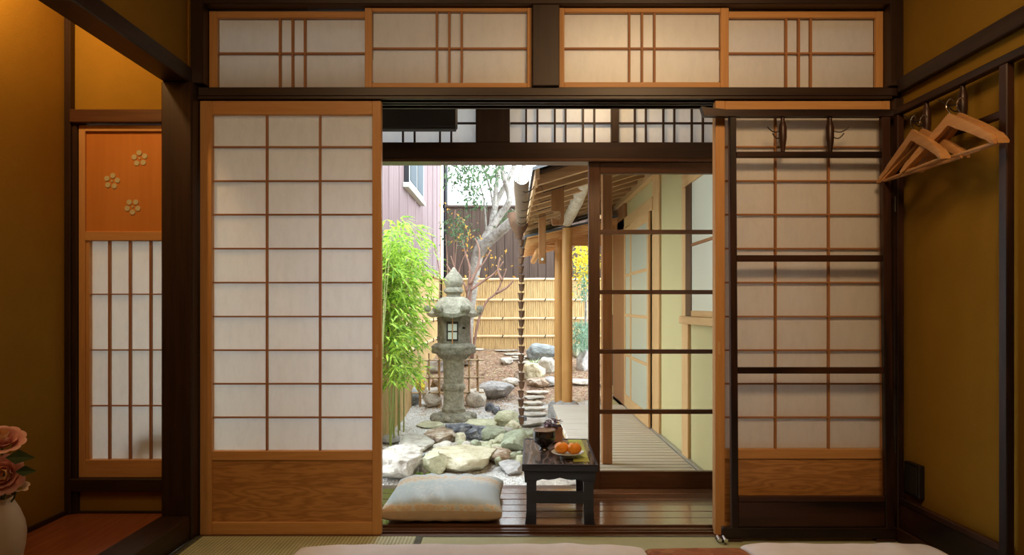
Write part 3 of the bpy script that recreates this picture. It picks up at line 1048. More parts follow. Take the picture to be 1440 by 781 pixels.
c0 = (lx, ly, 0)
mb = MB()
mb.lathe([(.20, -.40), (.25, -.34), (.245, -.28), (.20, LZ(583)), (.13, LZ(579))], 48, c0, fr=lambda a: 1 + .05 * abs(math.cos(a * 6)))
pb = mb.build('base', M['lantern'], ln, True)
for i in range(12):
    a = math.pi * 2 * (i + .5) / 12
    q = Vector((lx + .215 * math.cos(a), ly + .215 * math.sin(a), -.268))
    vs, fs = ico(2)
    MB().add([q + Vector((v.x * .045, v.y * .045, v.z * .035)) for v in vs], fs).build('lotus_petal', M['lantern'], pb, 'all')
MB().lathe([(.125, LZ(583)), (.128, LZ(580)), (.128, LZ(574)), (.115, LZ(572)), (.111, LZ(560)), (.110, LZ(549)), (.122, LZ(547.5)), (.126, LZ(544)), (.122, LZ(540.5)),
            (.110, LZ(539)), (.111, LZ(520)), (.118, LZ(507)), (.13, LZ(504))], 32, c0).build('column', M['lantern'], ln, True)
MB().lathe([(.13, LZ(506)), (.165, LZ(502)), (.19, LZ(498)), (.235, LZ(497)), (.242, LZ(494)), (.236, LZ(491)), (.243, LZ(488.5)), (.236, LZ(486.5)), (.20, LZ(483)), (.18, LZ(482.5))], 48, c0, fr=hexr).build('platform', M['lantern'], ln, True)
fbx = MB().lathe([(.175, LZ(484)), (.175, LZ(444))], 6, c0).build('fire_box', M['lantern'], ln)
yf = ly - .175 * math.cos(R(30))
bx('window_frame', M['dark_z'], fbx, lx - .062, lx + .062, yf - .006, yf - .001, LZ(479), LZ(452), .001)
M['lantern_paper'] = plain('lantern_paper', (.62, .66, .58), .9, .1)
for ix in (-1, 1):
    for iz in (0, 1):
        cx2, cz2 = lx + ix * .026 - .0, LZ(471.5) + iz * .088
        bx('paper_pane', M['lantern_paper'], fbx, cx2 - .021, cx2 + .021, yf - .009, yf - .004, cz2 - .036, cz2 + .036, 0)
MB().tube([(lx, yf - .013, LZ(485)), (lx + .002, yf - .013, LZ(443))], .006, 6).build('bamboo_stick', M['cedar_z'], fbx, True)
fx_ = lx + .175 * math.cos(R(-30)) * .92
MB().tube([(lx + .112, ly - .115, LZ(461)), (lx + .126, ly - .136, LZ(461))], .012, 8).build('vent_hole', M['black'], fbx, True)
# roof with upturned corners
vs, fs = [], []
NA, NR = 96, 14
zt0, ze = LZ(417.5), LZ(441)


def roof_pt(a, f, under):
    dv = abs(((a + math.pi / 6) % (math.pi / 3)) - math.pi / 6) / (math.pi / 6)   # 0 on a corner, 1 in mid face
    cn = (1 - dv) ** 2.0
    rm = .300 * (.83 + .17 * (1 - dv) ** 1.1)
    r = .085 + (rm - .085) * f
    ff = min(1.0, f / (1 - .22 * (1 - dv)))
    z = zt0 - (zt0 - ze) * ff ** 1.8 + .034 * cn * max(0, (f - .72) / .28) ** 2 + .012 * math.exp(-(dv / .16) ** 2) * f * (1 - f) * 4
    if under:
        z = ze - .030 + .008 * cn * f ** 4 - .004 + .010 * math.cos(math.pi * dv) * f ** 3
        r *= .97
    return (lx + r * math.cos(a), ly + r * math.sin(a), z)


for kq in range(2 * NR + 2):
    un = kq > NR
    f = kq / NR if not un else (2 * NR + 1 - kq) / NR
    for s in range(NA):
        vs.append(roof_pt(2 * math.pi * s / NA, f, un))
for i in range(2 * NR + 1):
    for s in range(NA):
        s2 = (s + 1) % NA
        fs.append((i * NA + s, i * NA + s2, (i + 1) * NA + s2, (i + 1) * NA + s))
fs.append(tuple(range(NA))); fs.append(tuple((2 * NR + 1) * NA + s for s in range(NA)))
rf = MB().add(vs, fs).build('roof', M['lantern'], ln, True)
for i in range(6):
    a = math.pi / 3 * i
    er = Vector((math.cos(a), math.sin(a), 0)); et = Vector((-math.sin(a), math.cos(a), 0))
    q = Vector((lx, ly, LZ(434.5))) + er * .284
    MB().tube([q - et * .050, q - et * .042, q + et * .042, q + et * .050], [.022, .037, .037, .022], 16).build('corner_scroll', M['lantern'], rf, True)
    for sg in (-1, 1):
        MB().tube([q + et * sg * .048, q + et * sg * .056], [.014, .010], 10).build('scroll_eye', M['lantern'], rf, True)
MB().lathe([(.06, LZ(419)), (.078, LZ(417)), (.070, LZ(414.5)), (.080, LZ(413.5)), (.104, LZ(411)), (.104, LZ(407.5)), (.085, LZ(404.5)), (.092, LZ(402)), (.102, LZ(398)), (.098, LZ(392)),
            (.075, LZ(387)), (.045, LZ(383)), (.022, LZ(379)), (.010, LZ(376.5)), (.0, LZ(376))], 32, c0).build('jewel', M['lantern'], ln, True)

# ------------------------------------------------------------------ low bamboo trellis round the lantern
M['cane'] = wood('dry_bamboo_cane', (.50, .33, .17), (.33, .20, .10), 'z', .5, .4, bmp=.05)
M['cane_x'] = wood('dry_bamboo_cane_level', (.62, .46, .28), (.40, .27, .15), 'x', .5, .4, bmp=.05)
M['cord'] = plain('black_palm_cord', (.03, .025, .022), .9, .1)
TD = 7.75
tr = thing('bamboo_trellis', 'low open bamboo trellis of thin canes behind the lantern', 'trellis', (X(610, TD), TD + CAMY, -.3))
ty = TD + CAMY
vpx = (548, 563, 577.5, 590.5, 603.5, 617.5, 631, 645, 659.5, 672)
hpy = (507, 531.5, 552.5, 577)
for i, v in enumerate(vpx):
    x = X(v, TD)
    r = .011 + .004 * (i % 2)
    MB().tube([(x + .004, ty, gz(x, ty) - .05), (x, ty, Z(545, TD)), (x - .006 + .004 * (i % 3), ty, Z(500 - (i % 3) * 3, TD))], r, 8).build('upright_cane', M['cane'], tr, True)
for h in hpy:
    z = Z(h, TD)
    MB().tube([(X(540, TD), ty - .022, z - .004), (X(610, TD), ty - .022, z), (X(681, TD), ty - .022, z + .006)], .011, 8).build('level_cane', M['cane_x'], tr, True)
    for v in vpx:
        MB().tube([(X(v, TD) - .016, ty - .034, z - .012), (X(v, TD) + .016, ty - .034, z + .012)], .004, 5).build('cord_tie', M['cord'], tr)

# ------------------------------------------------------------------ bamboo screen fences
M['split'] = wood('split_bamboo', (.74, .54, .26), (.34, .21, .085), 'z', .55, .3, freq=40, bmp=.15)
M['rail_b'] = wood('bamboo_rail', (.78, .60, .36), (.56, .38, .20), 'x', .45, .35, bmp=.05)
BD = 11.0


def bfence(name, label, p0, p1, zt, rails, side):
    """side: unit vector towards the viewer's side"""
    g = thing(name, label, 'bamboo fence', ((p0 + p1) / 2))
    L = (p1 - p0).length
    u = (p1 - p0).normalized()
    n = int(L / .030)
    mb = MB()
    for i in range(n):
        q = p0 + u * (i + .5) * L / n
        r = .0145 + .001 * noise.noise(Vector((i * .7, 1, 2)))
        off = side * (.004 * noise.noise(Vector((i * 1.9, 5, 2))))
        zz0 = gz(q.x, q.y) - .1
        zz1 = zt + .01 * noise.noise(Vector((i * 2.3, 7, 1)))
        mb.tube([Vector((q.x, q.y, zz0)) + off, Vector((q.x, q.y, zz1)) + off], r, 6)
    tag(mb.build('split_canes', M['split'], g, True), kind='stuff')
    for z in rails:
        pts = [Vector((p0.x, p0.y, z)) + u * L * t / 14 + side * .028 + Vector((0, 0, .008 * noise.noise(Vector((t, z * 9, 0))))) for t in range(15)]
        MB().tube(pts, .020, 8).build('rail', M['rail_b'], g, True)
        for t in range(1, int(L / .6) + 1):
            q = p0 + u * (t * .6 - .2 + .1 * (t % 2)) + side * .047
            MB().tube([Vector((q.x, q.y, z - .025)) - u * .012, Vector((q.x, q.y, z + .025)) + u * .012], .008, 6).build('cord_knot', M['cord'], g, True)
    n = int(L / 1.6)
    for i in range(n + 1):
        q = p0 + u * L * i / n - side * .05
        MB().tube([Vector((q.x, q.y, gz(q.x, q.y) - .1)), Vector((q.x, q.y, zt - .02))], .035, 8).build('post', M['brown_z'], g, True)
    return g


zr = [Z(v, BD) for v in (393, 422, 448, 473)]
bfence('bamboo_fence', 'yellow split bamboo fence across the back of the garden', Vector((-1.12, BD + CAMY, 0)), Vector((2.6, BD + CAMY, 0)), zr[0] + .005, zr, Vector((0, -1, 0)))
bfence('bamboo_fence', 'yellow split bamboo fence along the left side below the pink house', Vector((-1.16, 2.9, 0)), Vector((-1.16, BD + CAMY - .06, 0)), zr[0] + .005, zr, Vector((1, 0, 0)))

# dark plank wall behind the fence
M['plank_wall'] = wood('weathered_wall_plank', (.125, .085, .064), (.062, .040, .030), 'z', .8, .2, freq=14, bmp=.3)
pw = thing('plank_wall', 'weathered dark board wall rising behind the bamboo fence', 'wooden wall', (.6, 12.5 + CAMY, 0))
x = -1.18
i = 0
while x < 2.9:
    wd = .155
    bx('wall_plank', M['plank_wall'], pw, x, x + wd - .006, 12.5 + CAMY - .004 * (i % 2), 12.5 + CAMY + .022, .1, Z(292, 12.5), .003)
    x += wd
    i += 1
bx('backing', M['plank_wall'], pw, -1.2, 2.9, 12.5225 + CAMY, 12.535 + CAMY, .1, Z(292, 12.5), 0)
bx('cap_board', M['plank_wall'], pw, -1.2, 2.9, 12.46 + CAMY, 12.56 + CAMY, Z(292, 12.5), Z(289, 12.5), .004)
for hz_ in (.6, 1.7):
    bx('back_rail', M['plank_wall'], pw, -1.2, 2.9, 12.536 + CAMY, 12.6 + CAMY, hz_, hz_ + .1, .003)

# pink house on the left
M['pink'] = wood('faded_pink_sheet', (.26, .18, .18), (.185, .125, .122), 'z', .7, .2, freq=7, bmp=.02)
HX, hy0, hy1 = -1.55, 5.0, 12.2
hs = thing('pink_house', 'neighbouring house clad in faded pink ribbed sheets', 'house', (HX - 1.5, 8.5, 0))
npan = 9
for i in range(npan):
    ya, yb_ = hy0 + (hy1 - hy0) * i / npan, hy0 + (hy1 - hy0) * (i + 1) / npan
    mb = MB()
    nn_ = 40
    vs = []
    for kq in range(nn_ + 1):
        y = ya + (yb_ - ya - .002) * kq / nn_
        xo = .005 * max(0, math.cos(2 * math.pi * kq / 10)) ** 4 + (.008 if kq == 0 else 0)
        vs += [(HX + xo, y, 0), (HX + xo, y, 6.5)]
    mb.add(vs, [(2 * kq, 2 * kq + 2, 2 * kq + 3, 2 * kq + 1) for kq in range(nn_)])
    mb.build('wall_sheet', M['pink'], hs)
bx('end_wall', M['pink'], hs, HX - 3, HX - .005, hy1 - .05, hy1 - .002, 0, 6.5, 0)
bx('front_wall', M['pink'], hs, HX - 3, HX - .005, hy0, hy0 + .05, 0, 6.5, 0)
bx('roof', M['brown_y'], hs, HX - 3.2, HX + .25, hy0 - .3, hy1 + .3, 6.5, 6.65, .01)
bx('corner_trim', M['pale_z'], hs, HX - .06, HX + .016, hy1 - .06, hy1 + .01, 0, 6.5, .004)
M['winframe'] = plain('black_window_frame', (.02, .022, .025), .4, .4)
M['winglass'] = plain('grey_window_glass', (.05, .068, .08), .6, .1)
wy0, wy1 = HX * -FPX / (CX - 568) + CAMY, HX * -FPX / (CX - 590) + CAMY
wz0, wz1 = 2.72, 4.0
wf = bx('window', M['winframe'], hs, HX, HX + .075, wy0, wy1, wz0, wz1, .004)
for ya, yb_ in ((wy0 + .14, (wy0 + wy1) / 2 - .07), ((wy0 + wy1) / 2 + .07, wy1 - .14)):
    for za, zb_ in ((wz0 + .07, wz0 + .60), (wz0 + .66, wz1 - .07)):
        bx('window_glass', M['winglass'], wf, HX + .06, HX + .080, ya, yb_, za, zb_, .001)
bx('window_sill', M['lantern_paper'], hs, HX, HX + .09, wy0 - .1, wy1 + .1, wz0 - .07, wz0, .004)
# drain pipe at the house corner
dp = thing('drain_pipe', 'dark upright drain pipe beside the pink house', 'pipe', (X(627, 13.5), 13.5 + CAMY, 0))
MB().tube([(X(626.5, 13.5), 13.5 + CAMY, 0), (X(626.5, 13.5), 13.5 + CAMY, 6.0)], .045, 10).build('pipe', M['winframe'], dp, True)
for z in (1.2, 2.9, 4.4):
    MB().tube([(X(626.5, 13.5), 13.5 + CAMY, z), (X(626.5, 13.5), 13.5 + CAMY, z + .08)], .06, 10).build('pipe_collar', M['winframe'], dp, True)

# ------------------------------------------------------------------ plants
M['bark'] = rock_mat('grey_bark', (.44, .41, .37), (.33, .295, .255), (.18, .155, .13), 6, .9)
M['twig'] = plain('reddish_twig', (.26, .15, .11), .8, .2, var=.2)
M['leaf_tree'] = leaf_mat('dull_green_leaf', (.14, .22, .10), (.05, .09, .04))
M['leaf_yellow'] = leaf_mat('yellow_leaf', (.85, .70, .06), (.65, .48, .04))
M['leaf_orange'] = leaf_mat('orange_leaf', (.72, .42, .08), (.45, .23, .05))
M['leaf_bamboo'] = leaf_mat('bright_bamboo_leaf', (.54, .72, .10), (.10, .27, .03), .5, 30)
M['leaf_bluegreen'] = leaf_mat('blue_green_needle', (.30, .46, .32), (.14, .26, .17))
M['culm'] = wood('green_bamboo_culm', (.36, .40, .12), (.20, .25, .07), 'z', .4, .4, bmp=.03)
rng = random.Random(21)


def rv(s=1.0):
    return Vector((rng.gauss(0, s), rng.gauss(0, s), rng.gauss(0, s)))


# tree
TDp = 9.6
tb = P(655, 500, TDp)
tb.z = gz(tb.x, tb.y)
tree = thing('garden_tree', 'grey barked tree with forking limbs behind the stone lantern', 'tree', tb)


def limb(spec, name='branch', parent=tree, mat='bark', seg=10):
    pts = [P(a, b2, c) for a, b2, c, r in spec]
    rad = [r for *_, r in spec]
    # smooth by subdividing
    q, rr_ = [], []
    n = len(pts)
    for i in range(n - 1):
        p0, p1, p2, p3 = pts[max(i - 1, 0)], pts[i], pts[i + 1], pts[min(i + 2, n - 1)]
        for t in (0, .25, .5, .75):
            q.append(.5 * ((2 * p1) + (p2 - p0) * t + (2 * p0 - 5 * p1 + 4 * p2 - p3) * t * t + (3 * p1 - p0 - 3 * p2 + p3) * t ** 3) + rv(.0) )
            rr_.append(rad[i] * (1 - t) + rad[i + 1] * t)
    q.append(pts[-1]); rr_.append(rad[-1])
    return MB().tube(q, rr_, seg).build(name, M[mat], parent, 'all')


limb([(654, 512, 9.6, .10), (657, 460, 9.6, .085), (662, 420, 9.6, .08), (667, 385, 9.6, .078), (672, 358, 9.6, .085), (679, 338, 9.6, .07)], 'trunk')
limb([(671, 362, 9.6, .07), (680, 347, 9.5, .075), (695, 333, 9.4, .072), (712, 318, 9.2, .068), (728, 302, 9.1, .06), (745, 280, 9.0, .05), (760, 245, 9.0, .04)])
limb([(676, 345, 9.6, .06), (690, 322, 9.6, .058), (703, 303, 9.6, .05), (716, 284, 9.5, .048), (714, 268, 9.5, .038), (709, 252, 9.4, .034), (707, 228, 9.4, .03), (712, 190, 9.4, .02)])
limb([(716, 284, 9.5, .04), (726, 262, 9.6, .036), (735, 240, 9.6, .03), (742, 205, 9.6, .02)])
limb([(690, 322, 9.6, .04), (694, 300, 9.7, .045), (700, 280, 9.8, .045), (712, 258, 9.8, .038), (722, 236, 9.9, .034), (730, 205, 9.9, .02)])
limb([(695, 296, 9.7, .03), (697, 270, 9.8, .036), (700, 250, 9.8, .034), (703, 225, 9.8, .03), (700, 190, 9.8, .02)])
limb([(694, 300, 9.7, .018), (691, 275, 9.6, .016), (686, 255, 9.5, .013), (678, 234, 9.5, .010), (672, 210, 9.5, .006)], seg=7)
limb([(684, 330, 9.6, .02), (682, 300, 9.5, .014), (679, 275, 9.4, .012), (672, 255, 9.4, .009), (660, 240, 9.3, .005)], seg=7)
limb([(678, 275, 9.4, .010), (664, 262, 9.3, .007), (650, 255, 9.2, .004)], seg=6)
mb = MB()
for i in range(560):
    ax_, ay_ = rng.choice(((652, 248), (662, 262), (668, 275), (645, 240), (680, 250), (672, 235), (660, 240), (690, 240), (640, 246), (664, 283), (700, 238)))
    p = P(ax_ + rng.gauss(0, 9), ay_ + rng.gauss(0, 9), 9.3 + rng.gauss(0, .3))
    d = rv(); d.z -= .6
    mb.leaf(p, d, rv(), rng.uniform(.05, .10), rng.uniform(.012, .02), .2, .2)
for i in range(160):
    p = P(rng.uniform(690, 730), rng.uniform(296, 322), 9.9 + rng.gauss(0, .2))
    mb.leaf(p, rv(), rv(), rng.uniform(.05, .09), .016, .2, .2)
tag(mb.build('foliage', M['leaf_tree'], tree), kind='stuff')

# autumn shrub with thin stems left of the tree
sb = onground(628, 515)
sh = thing('autumn_shrub', 'thin stemmed shrub with sparse green and orange leaves by the pink house', 'shrub', sb)
for (a, b2) in (((628, 515), (627, 330)), ((629, 515), (645, 320)), ((627, 515), (606, 330)), ((628, 515), (660, 345)), ((630, 515), (640, 295))):
    mx_ = ((a[0] + b2[0]) / 2 + rng.uniform(-4, 4), (a[1] + b2[1]) / 2)
    limb([(a[0], a[1], 8.9, .014), (mx_[0], mx_[1] + 30, 8.9, .011), (mx_[0], mx_[1] - 40, 8.9, .008), (b2[0], b2[1], 8.9, .004)], 'stem', sh, 'twig', 6)
mb = MB()
for i in range(240):
    p = P(rng.gauss(645, 12), rng.gauss(322, 12), 8.9 + rng.gauss(0, .15))
    mb.leaf(p, rv(), rv(), rng.uniform(.04, .08), rng.uniform(.010, .018), .2, .2)
tag(mb.build('green_foliage', M['leaf_tree'], sh), kind='stuff')
mb = MB()
for i in range(80):
    a_ = rng.choice(((634, 330), (640, 318), (650, 330), (700, 372), (632, 300), (662, 332)))
    p = P(rng.gauss(a_[0], 7), rng.gauss(a_[1], 9), 8.85 + rng.gauss(0, .15))
    mb.leaf(p, rv(), rv(), rng.uniform(.03, .06), rng.uniform(.008, .015), .2, .2)
tag(mb.build('orange_foliage', M['leaf_orange'], sh), kind='stuff')
# bare reddish twigs in front of the trunk
sb = onground(662, 505)
bs = thing('bare_shrub', 'leafless reddish shrub with spreading twigs beside the lantern top', 'shrub', sb)
for pts in (((662, 505), (660, 450), (656, 410), (650, 395), (640, 378), (634, 360)), ((660, 450), (662, 410), (668, 385), (680, 370), (690, 352)),
            ((656, 410), (660, 395), (660, 375), (654, 355), (650, 338)), ((664, 505), (672, 455), (684, 425), (697, 413), (706, 395), (712, 378)),
            ((662, 408), (680, 395), (695, 385), (708, 368)), ((660, 400), (672, 375), (674, 352), (668, 335)), ((645, 385), (636, 384), (628, 372)),
            ((697, 413), (712, 405), (722, 395)), ((706, 395), (700, 380), (703, 362))):
    n = len(pts)
    limb([(a, b2, 8.7 + .03 * i, .016 * (1 - i / n) + .004) for i, (a, b2) in enumerate(pts)], 'twig', bs, 'twig', 6)
mb = MB()
for i in range(26):
    p = P(rng.uniform(640, 725), rng.uniform(350, 400), 8.8)
    mb.leaf(p, rv(), rv(), rng.uniform(.04, .07), .014, .2, .2)
tag(mb.build('yellow_leaves', M['leaf_orange'], bs), kind='stuff')

# bamboos at the left
BB = [(541, 5.55, 318, 0), (547, 5.8, 330, 1), (553, 6.0, 340, 2), (559, 6.2, 352, 3), (549, 6.5, 335, 4), (536, 6.1, 325, 5), (567, 6.5, 362, 6), (529, 5.9, 315, 7)]
wordb = ('tall bright green bamboo closest to the left paper door', 'tall bright green bamboo with two crossed culms by the left paper door')
for bi, (bpx, bd, top, k_) in enumerate(BB):
    root = Vector((X(bpx, bd), bd + CAMY, 0))
    root.z = gz(root.x, root.y)
    g = thing('bamboo_plant', 'bright green leafy bamboo in the clump along the left fence', 'bamboo', root, 'bamboo clump along the left fence')
    for c_ in range(2):
        lean = rng.uniform(-.10, .10) + (.12 if (k_ in (1, 3) and c_ == 1) else 0)
        zt = Z(top + 14 * c_, bd)
        r0 = root + Vector((rng.uniform(-.05, .05), rng.uniform(-.06, .06), -.03))
        pts = [r0 + Vector((lean * t * t, .05 * t * math.sin(c_ + k_), (zt - root.z) * t)) for t in [i / 12 for i in range(13)]]
        MB().tube(pts, [.0075 - .0045 * i / 12 for i in range(13)], 8).build('culm', M['culm'], g, True)
        for i in range(2, 12, 2):
            MB().tube([pts[i] - Vector((0, 0, .006)), pts[i] + Vector((0, 0, .006))], .0095 - .004 * i / 12, 8).build('node', M['cane'], g, True)
        mb = MB()
        for i in range(105):
            t = rng.random() ** .75 * .74 + .28
            t = min(t, 1.0)
            f = t * 12
            i0 = min(int(f), 11)
            p = pts[i0].lerp(pts[i0 + 1], f - i0)
            a = rng.uniform(0, 6.283)
            sp_ = rng.uniform(.03, .21)
            tw = p + Vector((math.cos(a) * sp_ + .04, math.sin(a) * sp_, rng.uniform(-.05, .12)))
            for q in range(rng.choice((1, 2, 3))):
                d = Vector((math.cos(a + rng.gauss(0, .7)), math.sin(a + rng.gauss(0, .7)), rng.uniform(-.8, .35)))
                mb.leaf(tw, d, Vector((0, 0, 1)) + rv(.4), rng.uniform(.09, .17), rng.uniform(.008, .013), .3, .25)
        tag(mb.build('foliage', M['leaf_bamboo'], g), kind='stuff')

# yellow maple and conifer in the gap right of the round posts
pb_ = onground(822, 502)
mp_ = thing('yellow_maple', 'small maple with yellow autumn leaves beyond the round posts', 'tree', pb_)
limb([(822, 502, 9.6, .025), (824, 430, 9.6, .02), (820, 380, 9.5, .014), (816, 345, 9.5, .008)], 'trunk', mp_, 'bark', 7)
mb = MB()
for i in range(700):
    p = P(rng.gauss(824, 9), rng.uniform(340, 395) + rng.gauss(0, 8), 9.5 + rng.gauss(0, .2))
    mb.leaf(p, rv(), rv(), rng.uniform(.04, .075), rng.uniform(.012, .022), .2, .2)
tag(mb.build('yellow_foliage', M['leaf_yellow'], mp_), kind='stuff')
mb = MB()
for i in range(260):
    p = P(rng.gauss(824, 8), rng.uniform(372, 425), 9.3 + rng.gauss(0, .15))
    mb.leaf(p, rv(), rv(), rng.uniform(.04, .08), rng.uniform(.008, .014), .2, .2)
tag(mb.build('green_foliage', M['leaf_bluegreen'], mp_), kind='stuff')
pb_ = onground(818, 500)
cf = thing('low_conifer', 'low blue green conifer bush in the gap beyond the round posts', 'shrub', pb_)
limb([(818, 502, 9.4, .02), (819, 480, 9.4, .014), (821, 455, 9.4, .006)], 'trunk', cf, 'bark', 6)
mb = MB()
for i in range(900):
    p = P(rng.gauss(819, 9), rng.uniform(452, 490), 9.35 + rng.gauss(0, .14))
    d = rv(.7); d.z -= .3
    mb.leaf(p, d, rv(), rng.uniform(.05, .10), .006, .2, .3)
tag(mb.build('foliage', M['leaf_bluegreen'], cf), kind='stuff')
# grass tuft and small weeds
M['grass'] = leaf_mat('pale_grass', (.55, .65, .38), (.35, .46, .22))


def tuft(label, px, py, L, n, m='grass', name='grass_tuft', w=.006):
    p = onground(px, py)
    g = thing(name, label, 'grass', p)
    for i in range(n):
        a = rng.uniform(0, 6.283)
        l_ = L * rng.uniform(.6, 1)
        d = Vector((math.cos(a) * .8, math.sin(a) * .8, rng.uniform(.5, 1.4)))
        MB().leaf(p + Vector((math.cos(a) * .02, math.sin(a) * .02, -.005)), d, Vector((0, 0, 1)), l_, w, .3, .35).build('blade', M[m], g)


tuft('pale grass tuft growing in front of the long blue grey rock', 752, 515, .26, 46)
tuft('little green weed sprouting between the two big boulders', 596, 672, .10, 14, 'leaf_bamboo', 'weed', .012)
tuft('green leafy weed among the stones by the lantern foot', 680, 600, .09, 12, 'leaf_tree', 'weed', .010)
p = onground(568, 560)
yb2 = thing('yellow_bush', 'little yellow leaved bush behind the trellis under the bamboo', 'shrub', P(585, 545, 8.3))
MB().tube([P(585, 556, 8.3), P(586, 535, 8.3)], .01, 6).build('stem', M['twig'], yb2)
mb = MB()
for i in range(170):
    mb.leaf(P(rng.gauss(586, 6), rng.gauss(538, 9), 8.3 + rng.gauss(0, .08)), rv(), rv(), rng.uniform(.05, .08), .016, .2, .2)
tag(mb.build('foliage', M['leaf_yellow'], yb2), kind='stuff')

M['rail_metal'] = plain('grey_metal_rail', (.42, .40, .36), .4, .5, .3)
# ------------------------------------------------------------------ covered walkway at the right
DX0, DX1 = .41, 1.075           # deck edges
WX = 1.11                      # walkway wall face
DEND = 6.38 + CAMY
dk = thing('walkway_deck', 'pale weathered plank deck of the covered walkway', 'deck', ((DX0 + DX1) / 2, 2.2, -.3))
n = 36
y0 = .802
st_ = (DEND - y0) / n
for i in range(n):
    bx('deck_plank', M['deck'], dk, DX0 + .002 * (i % 3), DX1, y0 + st_ * i, y0 + st_ * (i + 1) - .014, -.045, -.018, .003)
bx('bearer', M['pale_y'], dk, DX0 + .03, DX0 + .09, y0, DEND - .02, -.14, -.0455, .003)
bx('bearer', M['pale_y'], dk, DX1 - .09, DX1 - .03, y0, DEND - .02, -.14, -.0455, .003)
for yy in (1.1, 2.3, 3.4):
    for xx in (DX0 + .06, DX1 - .06):
        MB().tube([(xx, yy, -.42), (xx, yy, -.14)], .04, 10).build('leg', M['pale_z'], dk, True)

wk = struct('wall_walkway', 'cream plaster wall of the walkway with pale timber posts', 'wall', MB().box(WX, WX + .14, .80, 5.4, -.35, 2.6), M['cream_plaster'])
yy_ = lambda px: WX * FPX / (px - CX) + CAMY       # where along the walkway wall a column of the photograph falls


def wpost(a, b2, z0=-.05, z1=2.3, out=.02, m='pale_z'):
    bx('post', M[m], wk, WX - out, WX - .0005, yy_(b2), yy_(a), z0, z1, .003)


def wrail(a, b2, z0, z1, out=.022, m='pale_y', nm='rail'):
    bx(nm, M[m], wk, WX - out, WX - .0005, yy_(b2), yy_(a), z0, z1, .003)


wpost(963, 971.5)
wpost(920.5, 930)
wpost(866, 882, m='munt_z', out=.03)
wrail(847, 1080, 1.90, 2.0, .05)                  # upper wall beam
wrail(872, 922, 1.66, 1.76, .03)                  # over the sliding doors
wrail(968, 1080, 1.66, 1.75, .04)                 # over the window
wrail(847, 1080, -.052, -.010, .030, 'rail_metal', 'floor_track')
# near window on the walkway wall
ww = thing('window_9', 'frosted window on the cream walkway wall behind the glass door', 'window', (WX, yy_(1020), .86), kind='structure')
bx('frame_post', M['brown_z'], ww, WX - .035, WX - .021, yy_(980), yy_(971.7), .865, 1.66, .002)
bx('sill', M['pale_y'], ww, WX - .06, WX - .0225, yy_(1075), yy_(968), .82, .865, .003)
bx('frame_rail', M['pale_y'], ww, WX - .035, WX - .021, yy_(1075), yy_(980), .866, .90, .002)
bx('glass_pane', M['frost'], ww, WX - .030, WX - .022, yy_(1075), yy_(980), .90, 1.28, 0)
bx('glass_pane', M['frost'], ww, WX - .030, WX - .022, yy_(1075), yy_(980), 1.30, 1.66, 0)
bx('frame_rail', M['munt_y'], ww, WX - .034, WX - .021, yy_(1075), yy_(980), 1.281, 1.299, .002)
# sliding doors with frosted panes
for nm, a, b2, lab, xo in (('door_7', 893, 920.3, 'pale framed sliding door with frosted panes on the walkway wall', .030), ('door_8', 882, 893.5, 'pale framed sliding door lapped behind its neighbour on the walkway wall', .012)):
    g = thing(nm, lab, 'sliding door', (WX - .02, yy_((a + b2) / 2), -.01), kind='structure')
    ya, yb_ = yy_(b2) + .001, yy_(a) - .001
    s2 = .055
    x0_, x1_ = WX - xo - .018, WX - xo
    bx('stile', M['pale_z'], g, x0_, x1_, ya, ya + s2, -.01, 1.655, .002)
    bx('stile', M['pale_z'], g, x0_, x1_, yb_ - s2, yb_, -.01, 1.655, .002)
    zs_ = [.10, .47, .84, 1.21, 1.58]
    bx('rail', M['pale_y'], g, x0_, x1_, ya + s2, yb_ - s2, -.01, .10, .002)
    bx('rail', M['pale_y'], g, x0_, x1_, ya + s2, yb_ - s2, 1.58, 1.655, .002)
    for z in zs_[1:4]:
        bx('glazing_bar', M['pale_y'], g, x0_, x1_, ya + s2, yb_ - s2, z - .013, z + .013, .002)
    for q in range(4):
        bx('glass_pane', M['frost_door'], g, x0_ + .006, x1_ - .004, ya + s2, yb_ - s2, zs_[q] + (.013 if q else 0), zs_[q + 1] - (.013 if q < 3 else 0), 0)
bx('door_handle', M['iron'], wk, WX - .02, WX - .0005, yy_(866), yy_(860.5), Z(542, 7.1), Z(443, 7.1), .002)

# square post standing on the deck
tag(bx('deck_post', M['munt_z'], None, X(846, 4.0), X(860, 4.0), 1.27, 1.33, -.018, 1.86, .004), 'square reddish wooden post standing on the deck behind the glass door', 'post')

# round posts carrying the roof
M['orange_post'] = wood('orange_cypress_post', (.62, .32, .10), (.50, .235, .065), 'z', .45, .35, bmp=.04)
for px_, d_, lab, ztop in ((797.5, 6.62, 'smooth round cypress post beside the end of the deck', 1.70), (786.5, 7.25, 'smooth round cypress post standing behind the post beside the deck', 1.70)):
    x_, y_ = X(px_, d_), d_ + CAMY
    g0 = gz(x_, y_)
    po = thing('round_post', lab, 'post', (x_, y_, g0 - .05))
    zb_ = Z(565, d_)
    MB().lathe([(.052, zb_ - .005), (.053, zb_ + .6), (.051, 1.2), (.050, ztop)], 20, (x_, y_, 0)).build('shaft', M['orange_post'], po, True)
    MB().lathe([(.13, g0 - .05), (.12, zb_ - .03), (.09, zb_), (.0, zb_)], 14, (x_, y_, 0)).build('base_stone', M['rock_grey'], po, True)
